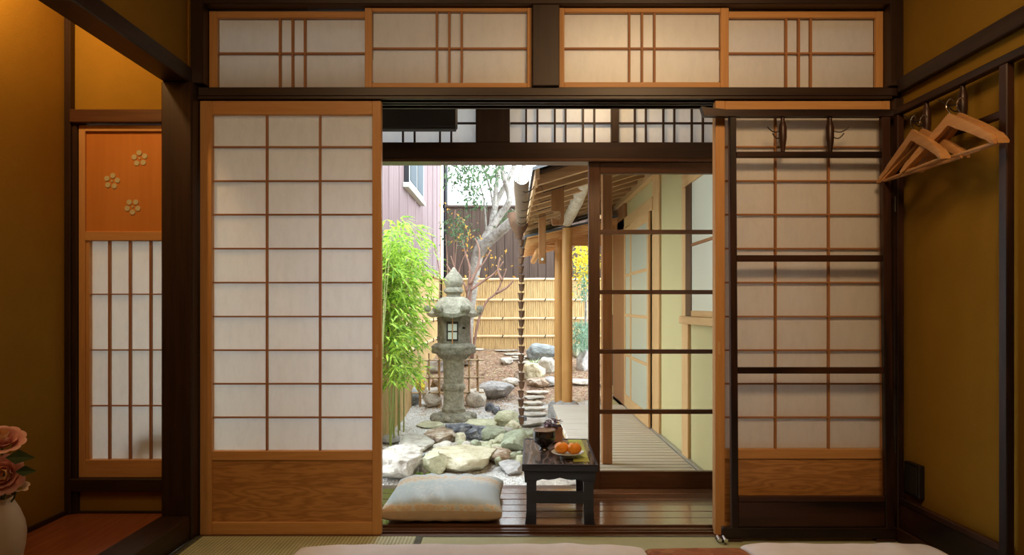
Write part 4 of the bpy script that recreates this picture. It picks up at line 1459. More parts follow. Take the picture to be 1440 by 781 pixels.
# log beam from the round post towards the veranda
lg = [Vector((X(797.5, 6.62), 6.62 + CAMY, 1.765)), P(811, 284, 5.45), P(828, 238, 4.62), Vector((.50, 1.35, 2.02))]
M['log'] = rock_mat('peeled_log', (.66, .58, .46), (.54, .45, .34), (.40, .31, .22), 6, .7)
tag(MB().tube(lg, [.055, .052, .050, .050], 14).build('log_beam', M['log'], None, True, origin=lg[0]), 'peeled log beam resting on the round post under the roof', 'beam')

# roof of the walkway: rafters, lath boards, eave board
EX, EZ, SL = .17, 1.735, .30
rw = thing('walkway_roof', 'low tiled walkway roof with bare rafters underneath', 'roof', (.9, 3.2, EZ))
M['rafter'] = wood('rafter_timber', (.54, .32, .15), (.38, .205, .085), 'x', .6, .25, bmp=.1)
M['sheath'] = wood('dark_roof_sheathing', (.09, .05, .03), (.045, .024, .014), 'y', .8, .15, bmp=.1)
M['tile'] = plain('grey_roof_tile', (.10, .105, .11), .6, .3, var=.2)
rise = lambda x: EZ + SL * (x - EX)
YR0, YR1 = 1.36, 4.75


def slab(mbx, xa, xb, ya, yb_, h0, h1):
    return mbx.add([(xa, ya, rise(xa) + h0), (xb, ya, rise(xb) + h0), (xb, yb_, rise(xb) + h0), (xa, yb_, rise(xa) + h0),
                    (xa, ya, rise(xa) + h1), (xb, ya, rise(xb) + h1), (xb, yb_, rise(xb) + h1), (xa, yb_, rise(xa) + h1)],
                   [(0, 3, 2, 1), (4, 5, 6, 7), (0, 1, 5, 4), (1, 2, 6, 5), (2, 3, 7, 6), (3, 0, 4, 7)])


y = YR0 + .05
while y < YR1:
    slab(MB(), EX, 2.6, y, y + .055, -.06, -.001).build('rafter', M['rafter'], rw)
    y += .285
y = YR0
for i in range(12):
    slab(MB(), EX + .02 + i * .2, EX + .02 + i * .2 + .194, YR0, YR1, .0, .016 + .001 * (i % 2)).build('sheathing_board', M['sheath'], rw)
slab(MB(), EX - .015, EX + .012, YR0, YR1, -.03, .03).build('eave_board', M['pale_y'], rw)
for i in range(24):
    ya = YR0 + (YR1 - YR0) * i / 24
    mb = MB()
    vs = []
    for kq in range(9):
        t = kq / 8
        hh = .03 + .035 * math.sin(math.pi * t) ** 2
        for xx in (EX - .03, 2.6):
            vs.append((xx, ya + t * (YR1 - YR0) / 24, rise(xx) + hh))
    mb.add(vs, [(2 * kq, 2 * kq + 1, 2 * kq + 3, 2 * kq + 2) for kq in range(8)])
    mb.build('tile_row', M['tile'], rw, True)
# farther lower roof over the end of the walk
rl = thing('gate_roof', 'small orange timbered roof over the far end of the walk', 'roof', (.8, 4.9, 1.6))
M['orange_rafter'] = wood('orange_rafter', (.70, .38, .15), (.52, .26, .09), 'x', .55, .3, bmp=.06)
SL2 = .22
rise = lambda x: 1.60 + SL2 * (x - .17)
y = 4.0
while y < 6.0:
    slab(MB(), .17, 1.09, y, y + .045, -.05, -.001).build('rafter', M['orange_rafter'], rl)
    y += .26
for i in range(5):
    slab(MB(), .17 + i * .184, .17 + i * .184 + .18, 3.95, 6.05, .0, .012).build('sheathing_board', M['orange_rafter'], rl)
slab(MB(), .15, 1.09, 3.95, 6.05, .013, .035).build('roof_cover', M['tile'], rl)
bx('eave_beam', M['orange_rafter'], rl, .19, 1.09, 4.66, 4.74, Z(346, 7.4), Z(333, 7.4), .004)
MB().tube([(.30, 4.2, 1.50), (.30, 5.9, 1.50)], .035, 10).build('purlin', M['orange_rafter'], rl, True)

# gutter with brackets along the eave
GX = .105
gt = thing('roof_gutter', 'round brown copper gutter with wire brackets along the eave', 'gutter', (GX, 2.5, 1.66))
mb = MB()
vs, ns = [], 14
ylist = [1.36, 2.4, 3.5]
for yy in ylist:
    gx_ = .072 + (GX - .072) * (yy - 1.36) / 2.14
    for kq in range(ns + 1):
        an = math.pi + math.pi * kq / ns
        vs.append((gx_ + .050 * math.cos(an), yy, 1.715 + .050 * math.sin(an)))
    for kq in range(ns, -1, -1):
        an = math.pi + math.pi * kq / ns
        vs.append((gx_ + .047 * math.cos(an), yy, 1.715 + .047 * math.sin(an)))
m2 = 2 * ns + 2
mb.add(vs, [(i * m2 + q, i * m2 + (q + 1) % m2, (i + 1) * m2 + (q + 1) % m2, (i + 1) * m2 + q) for i in range(len(ylist) - 1) for q in range(m2)])
M['gutter'] = plain('weathered_copper_gutter', (.21, .145, .10), .55, .4, .2, var=.25, scale=6)
mb.build('trough', M['gutter'], gt, True)
MB().lathe([(.050, 0), (.050, .012)], 18, (0, 0, 0)).build('end_cap', M['copper'], gt, True)
ec = [o_ for o_ in gt.children if o_.name.startswith('end_cap')][0]
ec.rotation_euler = (R(90), 0, 0); ec.location = Vector((GX, 3.512, 1.715)) - wloc(gt)
for me_v in ec.data.vertices:
    me_v.co = me_v.co + wloc(gt)
for i in range(5):
    yy = 1.6 + i * .42
    pts = [Vector((GX + .053 * math.cos(a), yy, 1.715 + .053 * math.sin(a))) for a in [math.pi + math.pi * q / 10 for q in range(11)]]
    pts += [Vector((GX + .10, yy, 1.70)), Vector((GX + .11, yy, 1.66)), Vector((GX + .26, yy, 1.705))]
    MB().tube(pts, .0028, 6).build('bracket', M['iron'], gt, True)
# hopper and rain chain
CD = 6.3
cx_, cy_ = X(733, CD), CD + CAMY
hp = thing('rain_chain', 'dark copper rain chain of little cups hanging from the gutter', 'rain chain', (cx_, cy_, -.25))
MB().lathe([(.028, Z(336, CD)), (.04, Z(330, CD)), (.085, Z(318, CD)), (.105, Z(306, CD)), (.11, Z(300, CD)), (.10, Z(300, CD)), (.08, Z(316, CD)), (.02, Z(328, CD))], 24, (cx_ - .02, cy_, 0)).build('hopper', M['copper'], hp, True)
MB().tube([(cx_ - .02, cy_, Z(332, CD)), (cx_, cy_, Z(340, CD))], .01, 6).build('link', M['copper'], hp)
ncup = 21
for i in range(ncup):
    zc_ = Z(342 + (592 - 342) * i / (ncup - 1), CD)
    MB().lathe([(.014, -.035), (.020, -.03), (.027, .018), (.033, .032), (.029, .032), (.018, -.01), (.0, -.015)], 14, (cx_ + .004 * math.sin(i * 1.7), cy_, zc_)).build('cup', M['copper'], hp, True)
    if i < ncup - 1:
        MB().tube([(cx_, cy_, zc_ - .03), (cx_, cy_, zc_ - .07)], .004, 5).build('link', M['copper'], hp)
# wooden hanging hook boards under the roof
hb = thing('hook_board', 'long orange board with a hooked lower end hanging under the roof', 'hook board', P(784, 300, 4.6))
q = lambda px, py: (X(px, 4.6), Z(py, 4.6))
poly = [q(775, 200), q(793, 200), q(793, 312), q(791, 317), q(777, 317), q(776, 314), q(776, 307), q(787, 310.5), q(788.5, 306), q(788, 300), q(786, 297.5), q(775, 297.5)]
M['hook_wood'] = wood('brown_orange_board', (.36, .17, .06), (.26, .11, .035), 'z', .5, .3, bmp=.06)
MB().prism(poly, 1.885, 1.915).build('board', M['hook_wood'], hb)
hb2 = thing('hanging_board', 'short narrow orange board hanging beside the rain chain', 'board', P(762, 340, 5.7))
bx('board', M['hook_wood'], hb2, X(757.5, 5.7), X(767.5, 5.7), 2.985, 3.015, Z(371, 5.7), 1.72, .003)
MB().tube([(X(762.5, 5.7), 2.983, Z(365, 5.7)), (X(762.5, 5.7), 2.975, Z(365, 5.7))], .012, 10).build('peg', M['lantern_paper'], hb2, True)
# log ends showing as shadows behind the small veranda windows
tag(MB().tube([(X(882, 3.5), .76, 1.985), (X(882, 3.5), 1.34, 2.06)], .042, 14).build('eave_log', M['log'], None, True), 'round log end shadowed behind the small window by the slim post', 'log')
tag(MB().tube([(X(757, 3.5), .775, 2.02), (X(802, 3.5), .775, 2.02)], .05, 12).build('eave_log', M['log'], None, True), 'level log shadowed behind the small window by the broad post', 'log')

# ------------------------------------------------------------------ cushion on the veranda
M['silk'] = None
m, nt, out = new_mat('patterned_silk')
b = pbr(nt, out, .5, .35)
v = coords(nt)
n1 = nd(nt, 'ShaderNodeTexNoise'); n1.inputs['Scale'].default_value = 5; n1.inputs['Detail'].default_value = 3; nt.links.new(v, n1.inputs['Vector'])
n2 = nd(nt, 'ShaderNodeTexVoronoi'); n2.inputs['Scale'].default_value = 55; nt.links.new(v, n2.inputs['Vector'])
mx = nd(nt, 'ShaderNodeMix'); mx.inputs[0].default_value = .35; nt.links.new(n1.outputs[0], mx.inputs[2]); nt.links.new(n2.outputs[0], mx.inputs[3])
sx_ = nt.nodes.new('ShaderNodeSeparateXYZ'); nt.links.new(v, sx_.inputs[0])
bd_ = nd(nt, 'ShaderNodeMath', operation='SUBTRACT'); bd_.inputs[1].default_value = .075; nt.links.new(sx_.outputs[1], bd_.inputs[0])
ab_ = nd(nt, 'ShaderNodeMath', operation='ABSOLUTE'); nt.links.new(bd_.outputs[0], ab_.inputs[0])
mr_ = nd(nt, 'ShaderNodeMapRange'); mr_.inputs[1].default_value = .02; mr_.inputs[2].default_value = .11; mr_.inputs[3].default_value = -.16; mr_.inputs[4].default_value = .13
nt.links.new(ab_.outputs[0], mr_.inputs[0])
ad_ = nd(nt, 'ShaderNodeMath', operation='ADD'); nt.links.new(mx.outputs[0], ad_.inputs[0]); nt.links.new(mr_.outputs[0], ad_.inputs[1])
r = ramp(nt, [(.26, (.64, .52, .36)), (.34, (.70, .64, .52)), (.42, (.60, .66, .66)), (.62, (.44, .56, .62))])
mz_ = nd(nt, 'ShaderNodeMapRange'); mz_.inputs[1].default_value = .010; mz_.inputs[2].default_value = .026; mz_.inputs[3].default_value = -.35; mz_.inputs[4].default_value = 0
my_ = nd(nt, 'ShaderNodeMath', operation='MULTIPLY_ADD'); my_.inputs[1].default_value = .30; nt.links.new(sx_.outputs[1], my_.inputs[0]); nt.links.new(sx_.outputs[2], my_.inputs[2])
nt.links.new(my_.outputs[0], mz_.inputs[0])
ad2_ = nd(nt, 'ShaderNodeMath', operation='ADD'); nt.links.new(ad_.outputs[0], ad2_.inputs[0]); nt.links.new(mz_.outputs[0], ad2_.inputs[1])
nt.links.new(ad2_.outputs[0], r.inputs[0]); nt.links.new(r.outputs[0], b.inputs['Base Color'])
bump(nt, b, n2.outputs[0], .12, .002)
M['silk'] = m
M['silk_edge'] = plain('gold_beige_silk', (.56, .45, .30), .5, .35, var=.06, scale=30)
cxx, cyy, hw, hd, hh = -.290, .358, .258, .245, .066
cu = thing('floor_cushion', 'plump square floor cushion in pale blue and gold patterned silk', 'cushion', (cxx, cyy, 0))


def cushion_pt(u, v, s):
    """u, v in -1..1; s = +1 top, -1 bottom"""
    e = (max(0, 1 - abs(u) ** 3.2) * max(0, 1 - abs(v) ** 3.2)) ** .42
    pin = 1 - .055 * (1 - u * u) * (abs(v) ** 6) * 1.0
    pin2 = 1 - .055 * (1 - v * v) * (abs(u) ** 6) * 1.0
    x, y = u * hw * pin2, v * hd * pin
    wr = .006 * noise.noise(Vector((u * 9, v * 3, s))) * (abs(v) ** 2) + .005 * noise.noise(Vector((u * 3, v * 9, s + 4))) * abs(u) ** 2
    wr += (.016 * math.sin(u * 19 + 3 * v) + .010 * noise.noise(Vector((u * 16, v * 2, 7)))) * (abs(v) ** 2.5) * math.exp(-abs(u + .1) * 1.4) * e
    z = .058 + s * (e if s > 0 else e ** .32) * (hh if s > 0 else .058) + wr * e * (1 if s > 0 else .6)
    return Vector((cxx + x, cyy + y, max(.0, z)))


N = 44
for s, nm, mt in ((1, 'cover', 'silk'), (-1, 'underside', 'silk_edge')):
    mb = MB()
    vs = []
    for j in range(N + 1):
        for i in range(N + 1):
            u, v_ = -1 + 2 * i / N, -1 + 2 * j / N
            u, v_ = math.sin(u * math.pi / 2), math.sin(v_ * math.pi / 2)
            vs.append(cushion_pt(u, v_, s))
    mb.add(vs, [(j * (N + 1) + i, j * (N + 1) + i + 1, (j + 1) * (N + 1) + i + 1, (j + 1) * (N + 1) + i) for j in range(N) for i in range(N)])
    mb.build(nm, M[mt], cu, 'all')

# ------------------------------------------------------------------ low black table and what stands on it
TX, TY = .222, .395
tbz = .256
tbl = thing('low_table', 'low black lacquered table with figured grain on the veranda', 'table', (TX, TY, 0))
tw, tl = .161, .278
zt = tbz
top = MB().box(TX - tw, TX + tw, TY - tl, TY + tl, zt - .030, zt - .003, .003).build('table_top', M['table_side'], tbl)
bx('top_panel', M['lacquer'], top, TX - tw + .009, TX + tw - .009, TY - tl + .009, TY + tl - .009, zt - .004, zt - .0015, .0005)
for sx in (-1, 1):
    bx('top_rim', M['table_side'], top, TX + sx * (tw - .0045) - .0045, TX + sx * (tw - .0045) + .0045, TY - tl, TY + tl, zt - .0035, zt + .001, .001)
    bx('top_rim', M['table_side'], top, TX - tw + .009, TX + tw - .009, TY + sx * (tl - .0045) - .0045, TY + sx * (tl - .0045) + .0045, zt - .0035, zt + .001, .001)
for sy in (-1, 1):
    y_ = TY + sy * (tl - .022)
    ap = [(TX - tw + .008, zt - .031), (TX - tw + .012, zt - .080), (TX - tw + .062, zt - .080)]
    for i in range(9):
        t = i / 8
        ap.append((TX - tw + .062 + (2 * tw - .124) * t, zt - .072 + .010 * math.sin(math.pi * t) + .004 * math.sin(5 * math.pi * t)))
    ap += [(TX + tw - .062, zt - .080), (TX + tw - .012, zt - .080), (TX + tw - .008, zt - .031)]
    MB().prism(ap, y_ - .009, y_ + .009).build('apron', M['table_side'], tbl)
    for sx in (-1, 1):
        xa = TX + sx * (tw - .040)
        lp = [(xa - .021, zt - .075), (xa - .021, .06), (xa - .020 - (.004 if sx < 0 else 0), .02), (xa - .022 - (.006 if sx < 0 else -.002), .0),
              (xa + .022 + (.006 if sx > 0 else -.002), .0), (xa + .020 + (.004 if sx > 0 else 0), .02), (xa + .021, .06), (xa + .021, zt - .075)]
        MB().prism(lp, y_ - .016, y_ + .012).build('leg', M['table_side'], tbl)
    bx('stretcher', M['table_side'], tbl, TX - tw + .058, TX + tw - .058, y_ - .012, y_ + .008, .088, .138, .002)
for sx in (-1, 1):
    bx('side_apron', M['table_side'], tbl, TX + sx * (tw - .016) - .007, TX + sx * (tw - .016) + .007, TY - tl + .032, TY + tl - .032, zt - .062, zt - .031, .002)
tbl.rotation_euler = (0, 0, R(-2))


def tp(x, y):
    """a spot on the turned table top"""
    a = R(-2)
    return (TX + x * math.cos(a) - y * math.sin(a), TY + x * math.sin(a) + y * math.cos(a))


M['green_strip'] = wavebump('yellow_green_strip', (.50, .52, .12), (.38, .40, .08), 'Y', 60, .7, .3)  # yellow green strip with fine bands, laid on the table top
rx, ry = tp(.095, .02)
rn = MB().box(-.034, .034, -.235, .235, -.0008, .0008, .0004).build('table_strip', M['green_strip'], None)
rn.location = (rx, ry, zt - .0005); rn.rotation_euler = (0, 0, R(-2))
tag(rn, 'narrow yellow green strip along the right side of the black table', 'green_strip')

M['bowl'] = plain('dark_glazed_bowl', (.018, .014, .014), .14, .6, var=.5, scale=14)
M['bowl_rim'] = plain('worn_bowl_rim', (.22, .15, .11), .25, .5)
q0 = tp(-.062, .02)
bw = thing('tea_bowl', 'dark glazed footed tea bowl on the black table', 'bowl', (q0[0], q0[1], zt - .0015))
zb_ = zt - .0015
MB().lathe([(.024, 0), (.026, .002), (.021, .010), (.020, .016), (.030, .024), (.046, .038), (.0525, .056), (.053, .080), (.0515, .092), (.049, .092), (.0495, .080), (.048, .058), (.040, .042), (.020, .030), (.0, .028)], 40, (q0[0], q0[1], zb_)).build('body', M['bowl'], bw, True)
MB().lathe([(.0512, .0905), (.0525, .0935), (.0500, .0955), (.0485, .0925)], 40, (q0[0], q0[1], zb_)).build('rim', M['bowl_rim'], bw, True)
M['celadon'] = plain('pale_celadon_glaze', (.52, .56, .50), .2, .5, var=.06, scale=10)
q1 = tp(.040, -.135)
pl_ = thing('fruit_plate', 'pale celadon plate holding two mandarins on the black table', 'plate', (q1[0], q1[1], zt))
MB().lathe([(.034, .000), (.036, .000), (.036, .007), (.052, .012), (.072, .023), (.0735, .025), (.071, .0265), (.050, .017), (.034, .0125), (.0, .012)], 40, (q1[0], q1[1], zt)).build('dish', M['celadon'], pl_, True)
M['peel'] = plain('mandarin_peel', (.86, .30, .02), .35, .45, var=.08, scale=90, bmp=.15)
M['stalk'] = plain('green_stalk', (.20, .24, .06), .7, .2)
for i, (dx, dy, rr_, lab) in enumerate(((-.026, .012, .0325, 'bright orange mandarin touching the dark tea bowl side of the plate'), (.028, -.006, .033, 'bright orange mandarin beside the yellow green strip'))):
    c = (q1[0] + dx, q1[1] + dy, zt + .0145)
    mdn = thing('mandarin', lab, 'mandarin', c)
    prof = []
    for kq in range(17):
        a = -math.pi / 2 + math.pi * kq / 16
        prof.append((max(0, rr_ * math.cos(a)) ** 1.0, rr_ * .80 * (1 + math.sin(a)) - (.004 * math.exp(-((kq - 16) / 1.6) ** 2))))
    prof[0] = (0, prof[0][1]); prof[-1] = (0, prof[-1][1])
    MB().lathe(prof, 28, c).build('fruit', M['peel'], mdn, 'all')
    MB().lathe([(.0045, 0), (.005, .002), (.003, .0035), (0, .0035)], 8, (c[0], c[1], c[2] + rr_ * 1.6 - .0045)).build('stalk', M['stalk'], mdn, True)
# little square pot with purple leaves
q2 = tp(-.010, .205)
pt_ = thing('potted_plant', 'purple leaved plant in a square copper brown pot on the black table', 'potted plant', (q2[0], q2[1], zt))
M['pot'] = plain('copper_brown_pot', (.36, .19, .13), .45, .4, var=.15, scale=20)
M['purple_leaf'] = leaf_mat('purple_leaf', (.16, .055, .085), (.05, .02, .035), .15)
MB().box(q2[0] - .036, q2[0] + .040, q2[1] - .036, q2[1] + .036, zt, zt + .078, .006).build('pot', M['pot'], pt_, False)
bx('soil', M['cord'], pt_, q2[0] - .031, q2[0] + .035, q2[1] - .031, q2[1] + .031, zt + .0775, zt + .0795, 0)
for i in range(46):
    a = rng.uniform(0, 6.283)
    d = Vector((math.cos(a) - .25, math.sin(a) * .7, rng.uniform(-.1, .8)))
    p = Vector((q2[0] + math.cos(a) * .014 - .006, q2[1] + math.sin(a) * .014, zt + .082 + rng.uniform(0, .015)))
    MB().leaf(p + d.normalized() * rng.uniform(.0, .02), d, Vector((0, 0, 1)), rng.uniform(.025, .042), rng.uniform(.008, .012), .3, .5).build('leaf', M['purple_leaf'], pt_)

# ------------------------------------------------------------------ folding clothes rack in the corner
RD = 2.655


def RZ(py): return Z(py, RD)


rk = thing('clothes_rack', 'dark two leaf folding clothes rack standing against paper door and wall', 'clothes rack', (1.53, -.05, 0))
YA = -.045


def lean(p):      # first leaf leans back a little towards the paper door
    return (p[0], p[1] - .030 * (1 - p[2] / 1.7), p[2])


def leaf1(name, m, x0, x1, z0, z1, th=.022, b=.003, yo=0, parent=rk):
    return MB(lean).box(x0, x1, YA - th / 2 + yo, YA + th / 2 + yo, z0, z1, b).build(name, M[m], parent)


lx0, lx1 = X(1024.5, RD), X(1034, RD)
rx0, rx1 = X(1238, RD), X(1250, RD)
leaf1('post', 'rack_z', lx0, lx1, .016, RZ(165), .026)
leaf1('post', 'rack_z', rx0, rx1, .016, RZ(165), .026)
# top rail with a flared end that oversails the post
pr = [(X(985, RD), RZ(151)), (X(995, RD), RZ(153)), (X(1020, RD), RZ(155.5)), (X(1253, RD), RZ(155.5)), (X(1253, RD), RZ(165)), (X(1020, RD), RZ(165)), (X(989, RD), RZ(164))]
MB(lean).prism(pr, YA - .017, YA + .017).build('top_rail', M['rack_x'], rk)
for a, b2 in ((214, 222.5), (359.5, 368.5), (516, 525)):
    leaf1('rail', 'rack_x', lx1, rx0, RZ(b2), RZ(a), .018)
leaf1('rail', 'rack_x', lx1, rx0, RZ(703), RZ(695), .02)
leaf1('foot_board', 'rack_x', lx1, rx0, RZ(738), RZ(702.5), .012)
leaf1('bottom_rail', 'rack_x', X(1012, RD), X(1252, RD), .016, RZ(738), .028)
for dx in (0, .018):
    MB(lean).tube([(X(1006, RD) + dx, YA - .03 - dx, .014 + dx * .3), (X(1006, RD) + dx, YA - .002 - dx, .020 + dx * .3)], .008, 10).build('metal_foot', M['chrome'], rk, True)
bx('foot_block', M['rack_x'], rk, X(1005, RD), X(1040, RD), YA - .04, YA - .002, .0015, .0155, .002)
bx('foot_block', M['rack_x'], rk, X(1225, RD), X(1252, RD), YA - .04, YA - .002, .0015, .0155, .002)


def spindle(x, sgn):
    zt_, zb2 = RZ(165), RZ(214)
    H = zt_ - zb2
    sp2 = MB(lean).lathe([(.008, zb2), (.009, zb2 + .10 * H), (.012, zb2 + .22 * H), (.015, zb2 + .40 * H), (.015, zb2 + .70 * H), (.012, zb2 + .80 * H), (.008, zb2 + .90 * H), (.008, zt_)], 14, (x, YA, 0)).build('peg', M['rack_z'], rk, True)
    for zz, l_ in ((zb2 + .60 * H, .055), (zb2 + .42 * H, .035)):
        pts = [(x + sgn * (.012 + l_ * t), YA - .004 - .012 * t, zz - .010 * math.sin(math.pi * t * .9) + .016 * t * t) for t in [i / 8 for i in range(9)]]
        MB(lean).tube(pts, .0024, 6).build('wire_hook', M['iron'], sp2, True)


spindle(X(1100.5, RD), -1)
spindle(X(1167, RD), 1)

# second leaf along the right wall
A2, B2 = Vector((1.533, -.058, 0)), Vector((1.545, -.645, 0))
u2 = (B2 - A2).normalized()
n2_ = Vector((u2.y, -u2.x, 0))
L2 = (B2 - A2).length


def leaf2(p):     # (along, out from the leaf, z)
    q = A2 + u2 * p[0] + n2_ * p[1]
    return (q.x, q.y, p[2])


def l2(name, m, s0, s1, z0, z1, th=.022, b=.003, parent=rk):
    return MB(leaf2).box(s0, s1, -th / 2, th / 2, z0, z1, b).build(name, M[m], parent)


l2('post', 'rack_z', 0, .030, .0015, RZ(165), .026)
l2('post', 'rack_z', L2 - .034, L2, .0015, RZ(165), .026)
l2('top_rail', 'rack_y', -.01, L2 + .09, RZ(165), RZ(155.5), .032)
l2('rail', 'rack_y', .030, L2 - .034, RZ(222.5), RZ(214), .018)
l2('rail', 'rack_y', .030, L2 - .034, RZ(703), RZ(695), .02)
l2('foot_board', 'rack_y', .030, L2 - .034, RZ(738), RZ(702.5), .012)
l2('bottom_rail', 'rack_y', .0, L2 - .001, .0015, RZ(738), .028)
for z in (.35, 1.3):
    MB().tube([(1.522, -.070, z), (1.522, -.070, z + .06)], .006, 8).build('hinge', M['iron'], rk, True)
pegs2 = []
for s in (.185, .375):
    zt_, zb2 = RZ(165), RZ(214)
    H = zt_ - zb2
    pg = MB(leaf2).lathe([(.008, zb2), (.009, zb2 + .10 * H), (.012, zb2 + .22 * H), (.015, zb2 + .40 * H), (.015, zb2 + .70 * H), (.012, zb2 + .80 * H), (.008, zb2 + .90 * H), (.008, zt_)], 14, (s, 0, 0)).build('peg', M['rack_z'], rk, True)
    for zz, l_ in ((zb2 + .55 * H, .075), (zb2 + .40 * H, .040)):
        pts = [(s, .010 + l_ * t, zz - .010 * math.sin(math.pi * t * .9) + .016 * t * t) for t in [i / 8 for i in range(9)]]
        # the wires reach out into the room
        MB(lambda p: leaf2((p[0], -p[1] if n2_.x > 0 else p[1], p[2]))).tube(pts, .0024, 6).build('wire_hook', M['iron'], pg, True)
    pegs2.append(A2 + u2 * s)


# ------------------------------------------------------------------ hangers, two on each hook
def hanger(label, c, yaw):
    """c: top of the hook wire; bar runs along local y"""
    g = thing('coat_hanger', label, 'coat hanger', c, 'wooden coat hangers on the rack')
    hw2 = .228
    mb = MB()
    n = 22
    vs = []
    for i in range(n + 1):
        t = -1 + 2 * i / n
        a = abs(t)
        y = hw2 * t
        zc = -.075 - .118 * (a ** 1.25) + .010 * math.exp(-(t / .12) ** 2) - .004
        hgt = .040 - .012 * a if a < .93 else .022
        if a > .97: hgt = .016
        if .80 < a < .86: hgt *= .84
        th = .0075 + .0085 * a ** 1.5
        bow = .010 * a ** 2
        for dx, dz in ((-th, -hgt / 2), (th, -hgt / 2), (th * 1.1, 0), (th * .75, hgt / 2), (-th * .75, hgt / 2), (-th * 1.1, 0)):
            vs.append((c[0] + dx - bow, c[1] + y, c[2] + zc + dz))
    fs = []
    for i in range(n):
        for s in range(6):
            fs.append((i * 6 + s, i * 6 + (s + 1) % 6, (i + 1) * 6 + (s + 1) % 6, (i + 1) * 6 + s))
    fs += [tuple(range(6)), tuple(n * 6 + s for s in range(6))]
    mb.add(vs, fs).build('shoulders', M['hanger'], g, True)
    bz = -.075 - .118 - .006
    MB().tube([(c[0] - .010, c[1] - hw2 * .96, c[2] + bz), (c[0] - .010, c[1], c[2] + bz), (c[0] - .010, c[1] + hw2 * .96, c[2] + bz)], .0055, 8).build('trouser_bar', M['hanger'], g, True)
    pts = [Vector((c[0], c[1], c[2] - .062)), Vector((c[0], c[1], c[2] - .045)), Vector((c[0], c[1] + .008, c[2] - .036))]
    for i in range(13):
        a = -.9 + i * .31
        pts.append(Vector((c[0], c[1] - .002 + .019 * math.cos(a), c[2] - .019 + .019 * math.sin(a))))
    MB().tube(pts, .0022, 7).build('hook', M['chrome'], g, True)
    g.rotation_euler = (0, 0, yaw)
    return g


zt_, zb2 = RZ(165), RZ(214)
hkz = zb2 + .50 * (zt_ - zb2)
hanger('wooden coat hanger closest to the plaster wall on the hook by the rack corner', Vector((pegs2[0].x - .032, pegs2[0].y - .030, hkz + .012)), R(2))
hanger('wooden coat hanger hung outermost on the hook by the rack corner', Vector((pegs2[0].x - .062, pegs2[0].y - .020, hkz + .012)), R(-5))
hanger('wooden coat hanger closest to the plaster wall on the hook by the outer rack post', Vector((pegs2[1].x - .032, pegs2[1].y - .034, hkz + .014)), R(-3))
hanger('wooden coat hanger hung outermost on the hook by the outer rack post', Vector((pegs2[1].x - .060, pegs2[1].y - .024, hkz + .014)), R(2))

# black box on the right wall
ob = thing('wall_box', 'small black box on the right wall behind the rack foot board', 'wall box', (XR - .02, -.115, .19))
bx('housing', M['black'], ob, XR - .024, XR - .0005, -.165, -.068, .19, .318, .003)
bx('cover', M['iron'], ob, XR - .027, XR - .0242, -.155, -.078, .20, .308, .002)

# ------------------------------------------------------------------ bedding on the tatami
def futon(label, x0, x1, y0, y1, h, seed, m='linen', name='futon', cat='futon'):
    g = thing(name, label, cat, ((x0 + x1) / 2, (y0 + y1) / 2, 0.002))
    NX, NY = 60, 46
    for nm, za, zb2_, ins in (('mattress', .002, h * .52, .015), ('quilt', h * .45, h, 0)):
        mb = MB()
        vs, fs = [], []
        for s in (1, 0):
            for j in range(NY + 1):
                for i in range(NX + 1):
                    u, v_ = -1 + 2 * i / NX, -1 + 2 * j / NY
                    u, v_ = math.sin(u * math.pi / 2), math.sin(v_ * math.pi / 2)
                    e = (max(0, 1 - abs(u) ** 14) * max(0, 1 - abs(v_) ** 12)) ** .4
                    x = (x0 + x1) / 2 + u * ((x1 - x0) / 2 - ins)
                    y = (y0 + y1) / 2 + v_ * ((y1 - y0) / 2 - ins)
                    mid = (za + zb2_) / 2
                    wv = .010 * noise.noise(Vector((x * 4, y * 3, seed))) + .007 * noise.noise(Vector((x * 13, y * 4, seed + 3)))
                    z = mid + (e * ((zb2_ - mid) + wv) if s else -e * (mid - za))
                    vs.append((x, y, z))
        w_ = NX + 1
        off = w_ * (NY + 1)
        for j in range(NY):
            for i in range(NX):
                q = (j * w_ + i, j * w_ + i + 1, (j + 1) * w_ + i + 1, (j + 1) * w_ + i)
                fs.append(q)
                fs.append(tuple(k3 + off for k3 in q[::-1]))
        mb.add(vs, fs).build(nm, M[m], g, 'all')
    return g


futon('white linen futon bed on the tatami below the cushion', -.71, .452, -2.35, -.44, .143, 3)
futon('white linen futon bed on the tatami beside the clothes rack', .785, 1.42, -2.35, -.43, .145, 8)
M['quilt_brown'] = cells('brown_patterned_cloth', [(.30, .10, .045), (.38, .15, .07), (.24, .08, .035), (.44, .22, .10)], 30, .7)
futon('orange brown patterned quilt rolled between the two white futons', .455, .782, -2.3, -.452, .137, 14, 'quilt_brown', 'bed_quilt', 'quilt')

# ------------------------------------------------------------------ vase and roses in the alcove
VD = 2.0
vx_, vy_ = X(-4, VD), VD + CAMY
M['vase'] = plain('grey_beige_glaze', (.56, .45, .34), .35, .5, var=.2, scale=7, bmp=.1)
M['vase_in'] = plain('vase_shadowed_mouth', (.05, .035, .03), .8, .2)
va = thing('flower_vase', 'rounded grey beige ceramic vase on the alcove floor', 'vase', (vx_, vy_, .0905))
z0 = .0905
MB().lathe([(.040, z0), (.046, z0 + .004), (.058, z0 + .05), (.070, z0 + .11), (.0735, z0 + .15), (.069, z0 + .185), (.056, z0 + .222), (.045, z0 + .243), (.041, z0 + .255), (.040, z0 + .262), (.036, z0 + .262), (.038, z0 + .24), (.05, z0 + .20), (.06, z0 + .14), (.04, z0 + .03), (0, z0 + .02)], 40, (vx_, vy_, 0)).build('body', M['vase'], va, True)
M['rose'] = leaf_mat('pink_rose_petal', (.86, .50, .44), (.74, .36, .31), .25)
M['rose_core'] = leaf_mat('peach_rose_heart', (.86, .60, .32), (.76, .44, .26), .25)
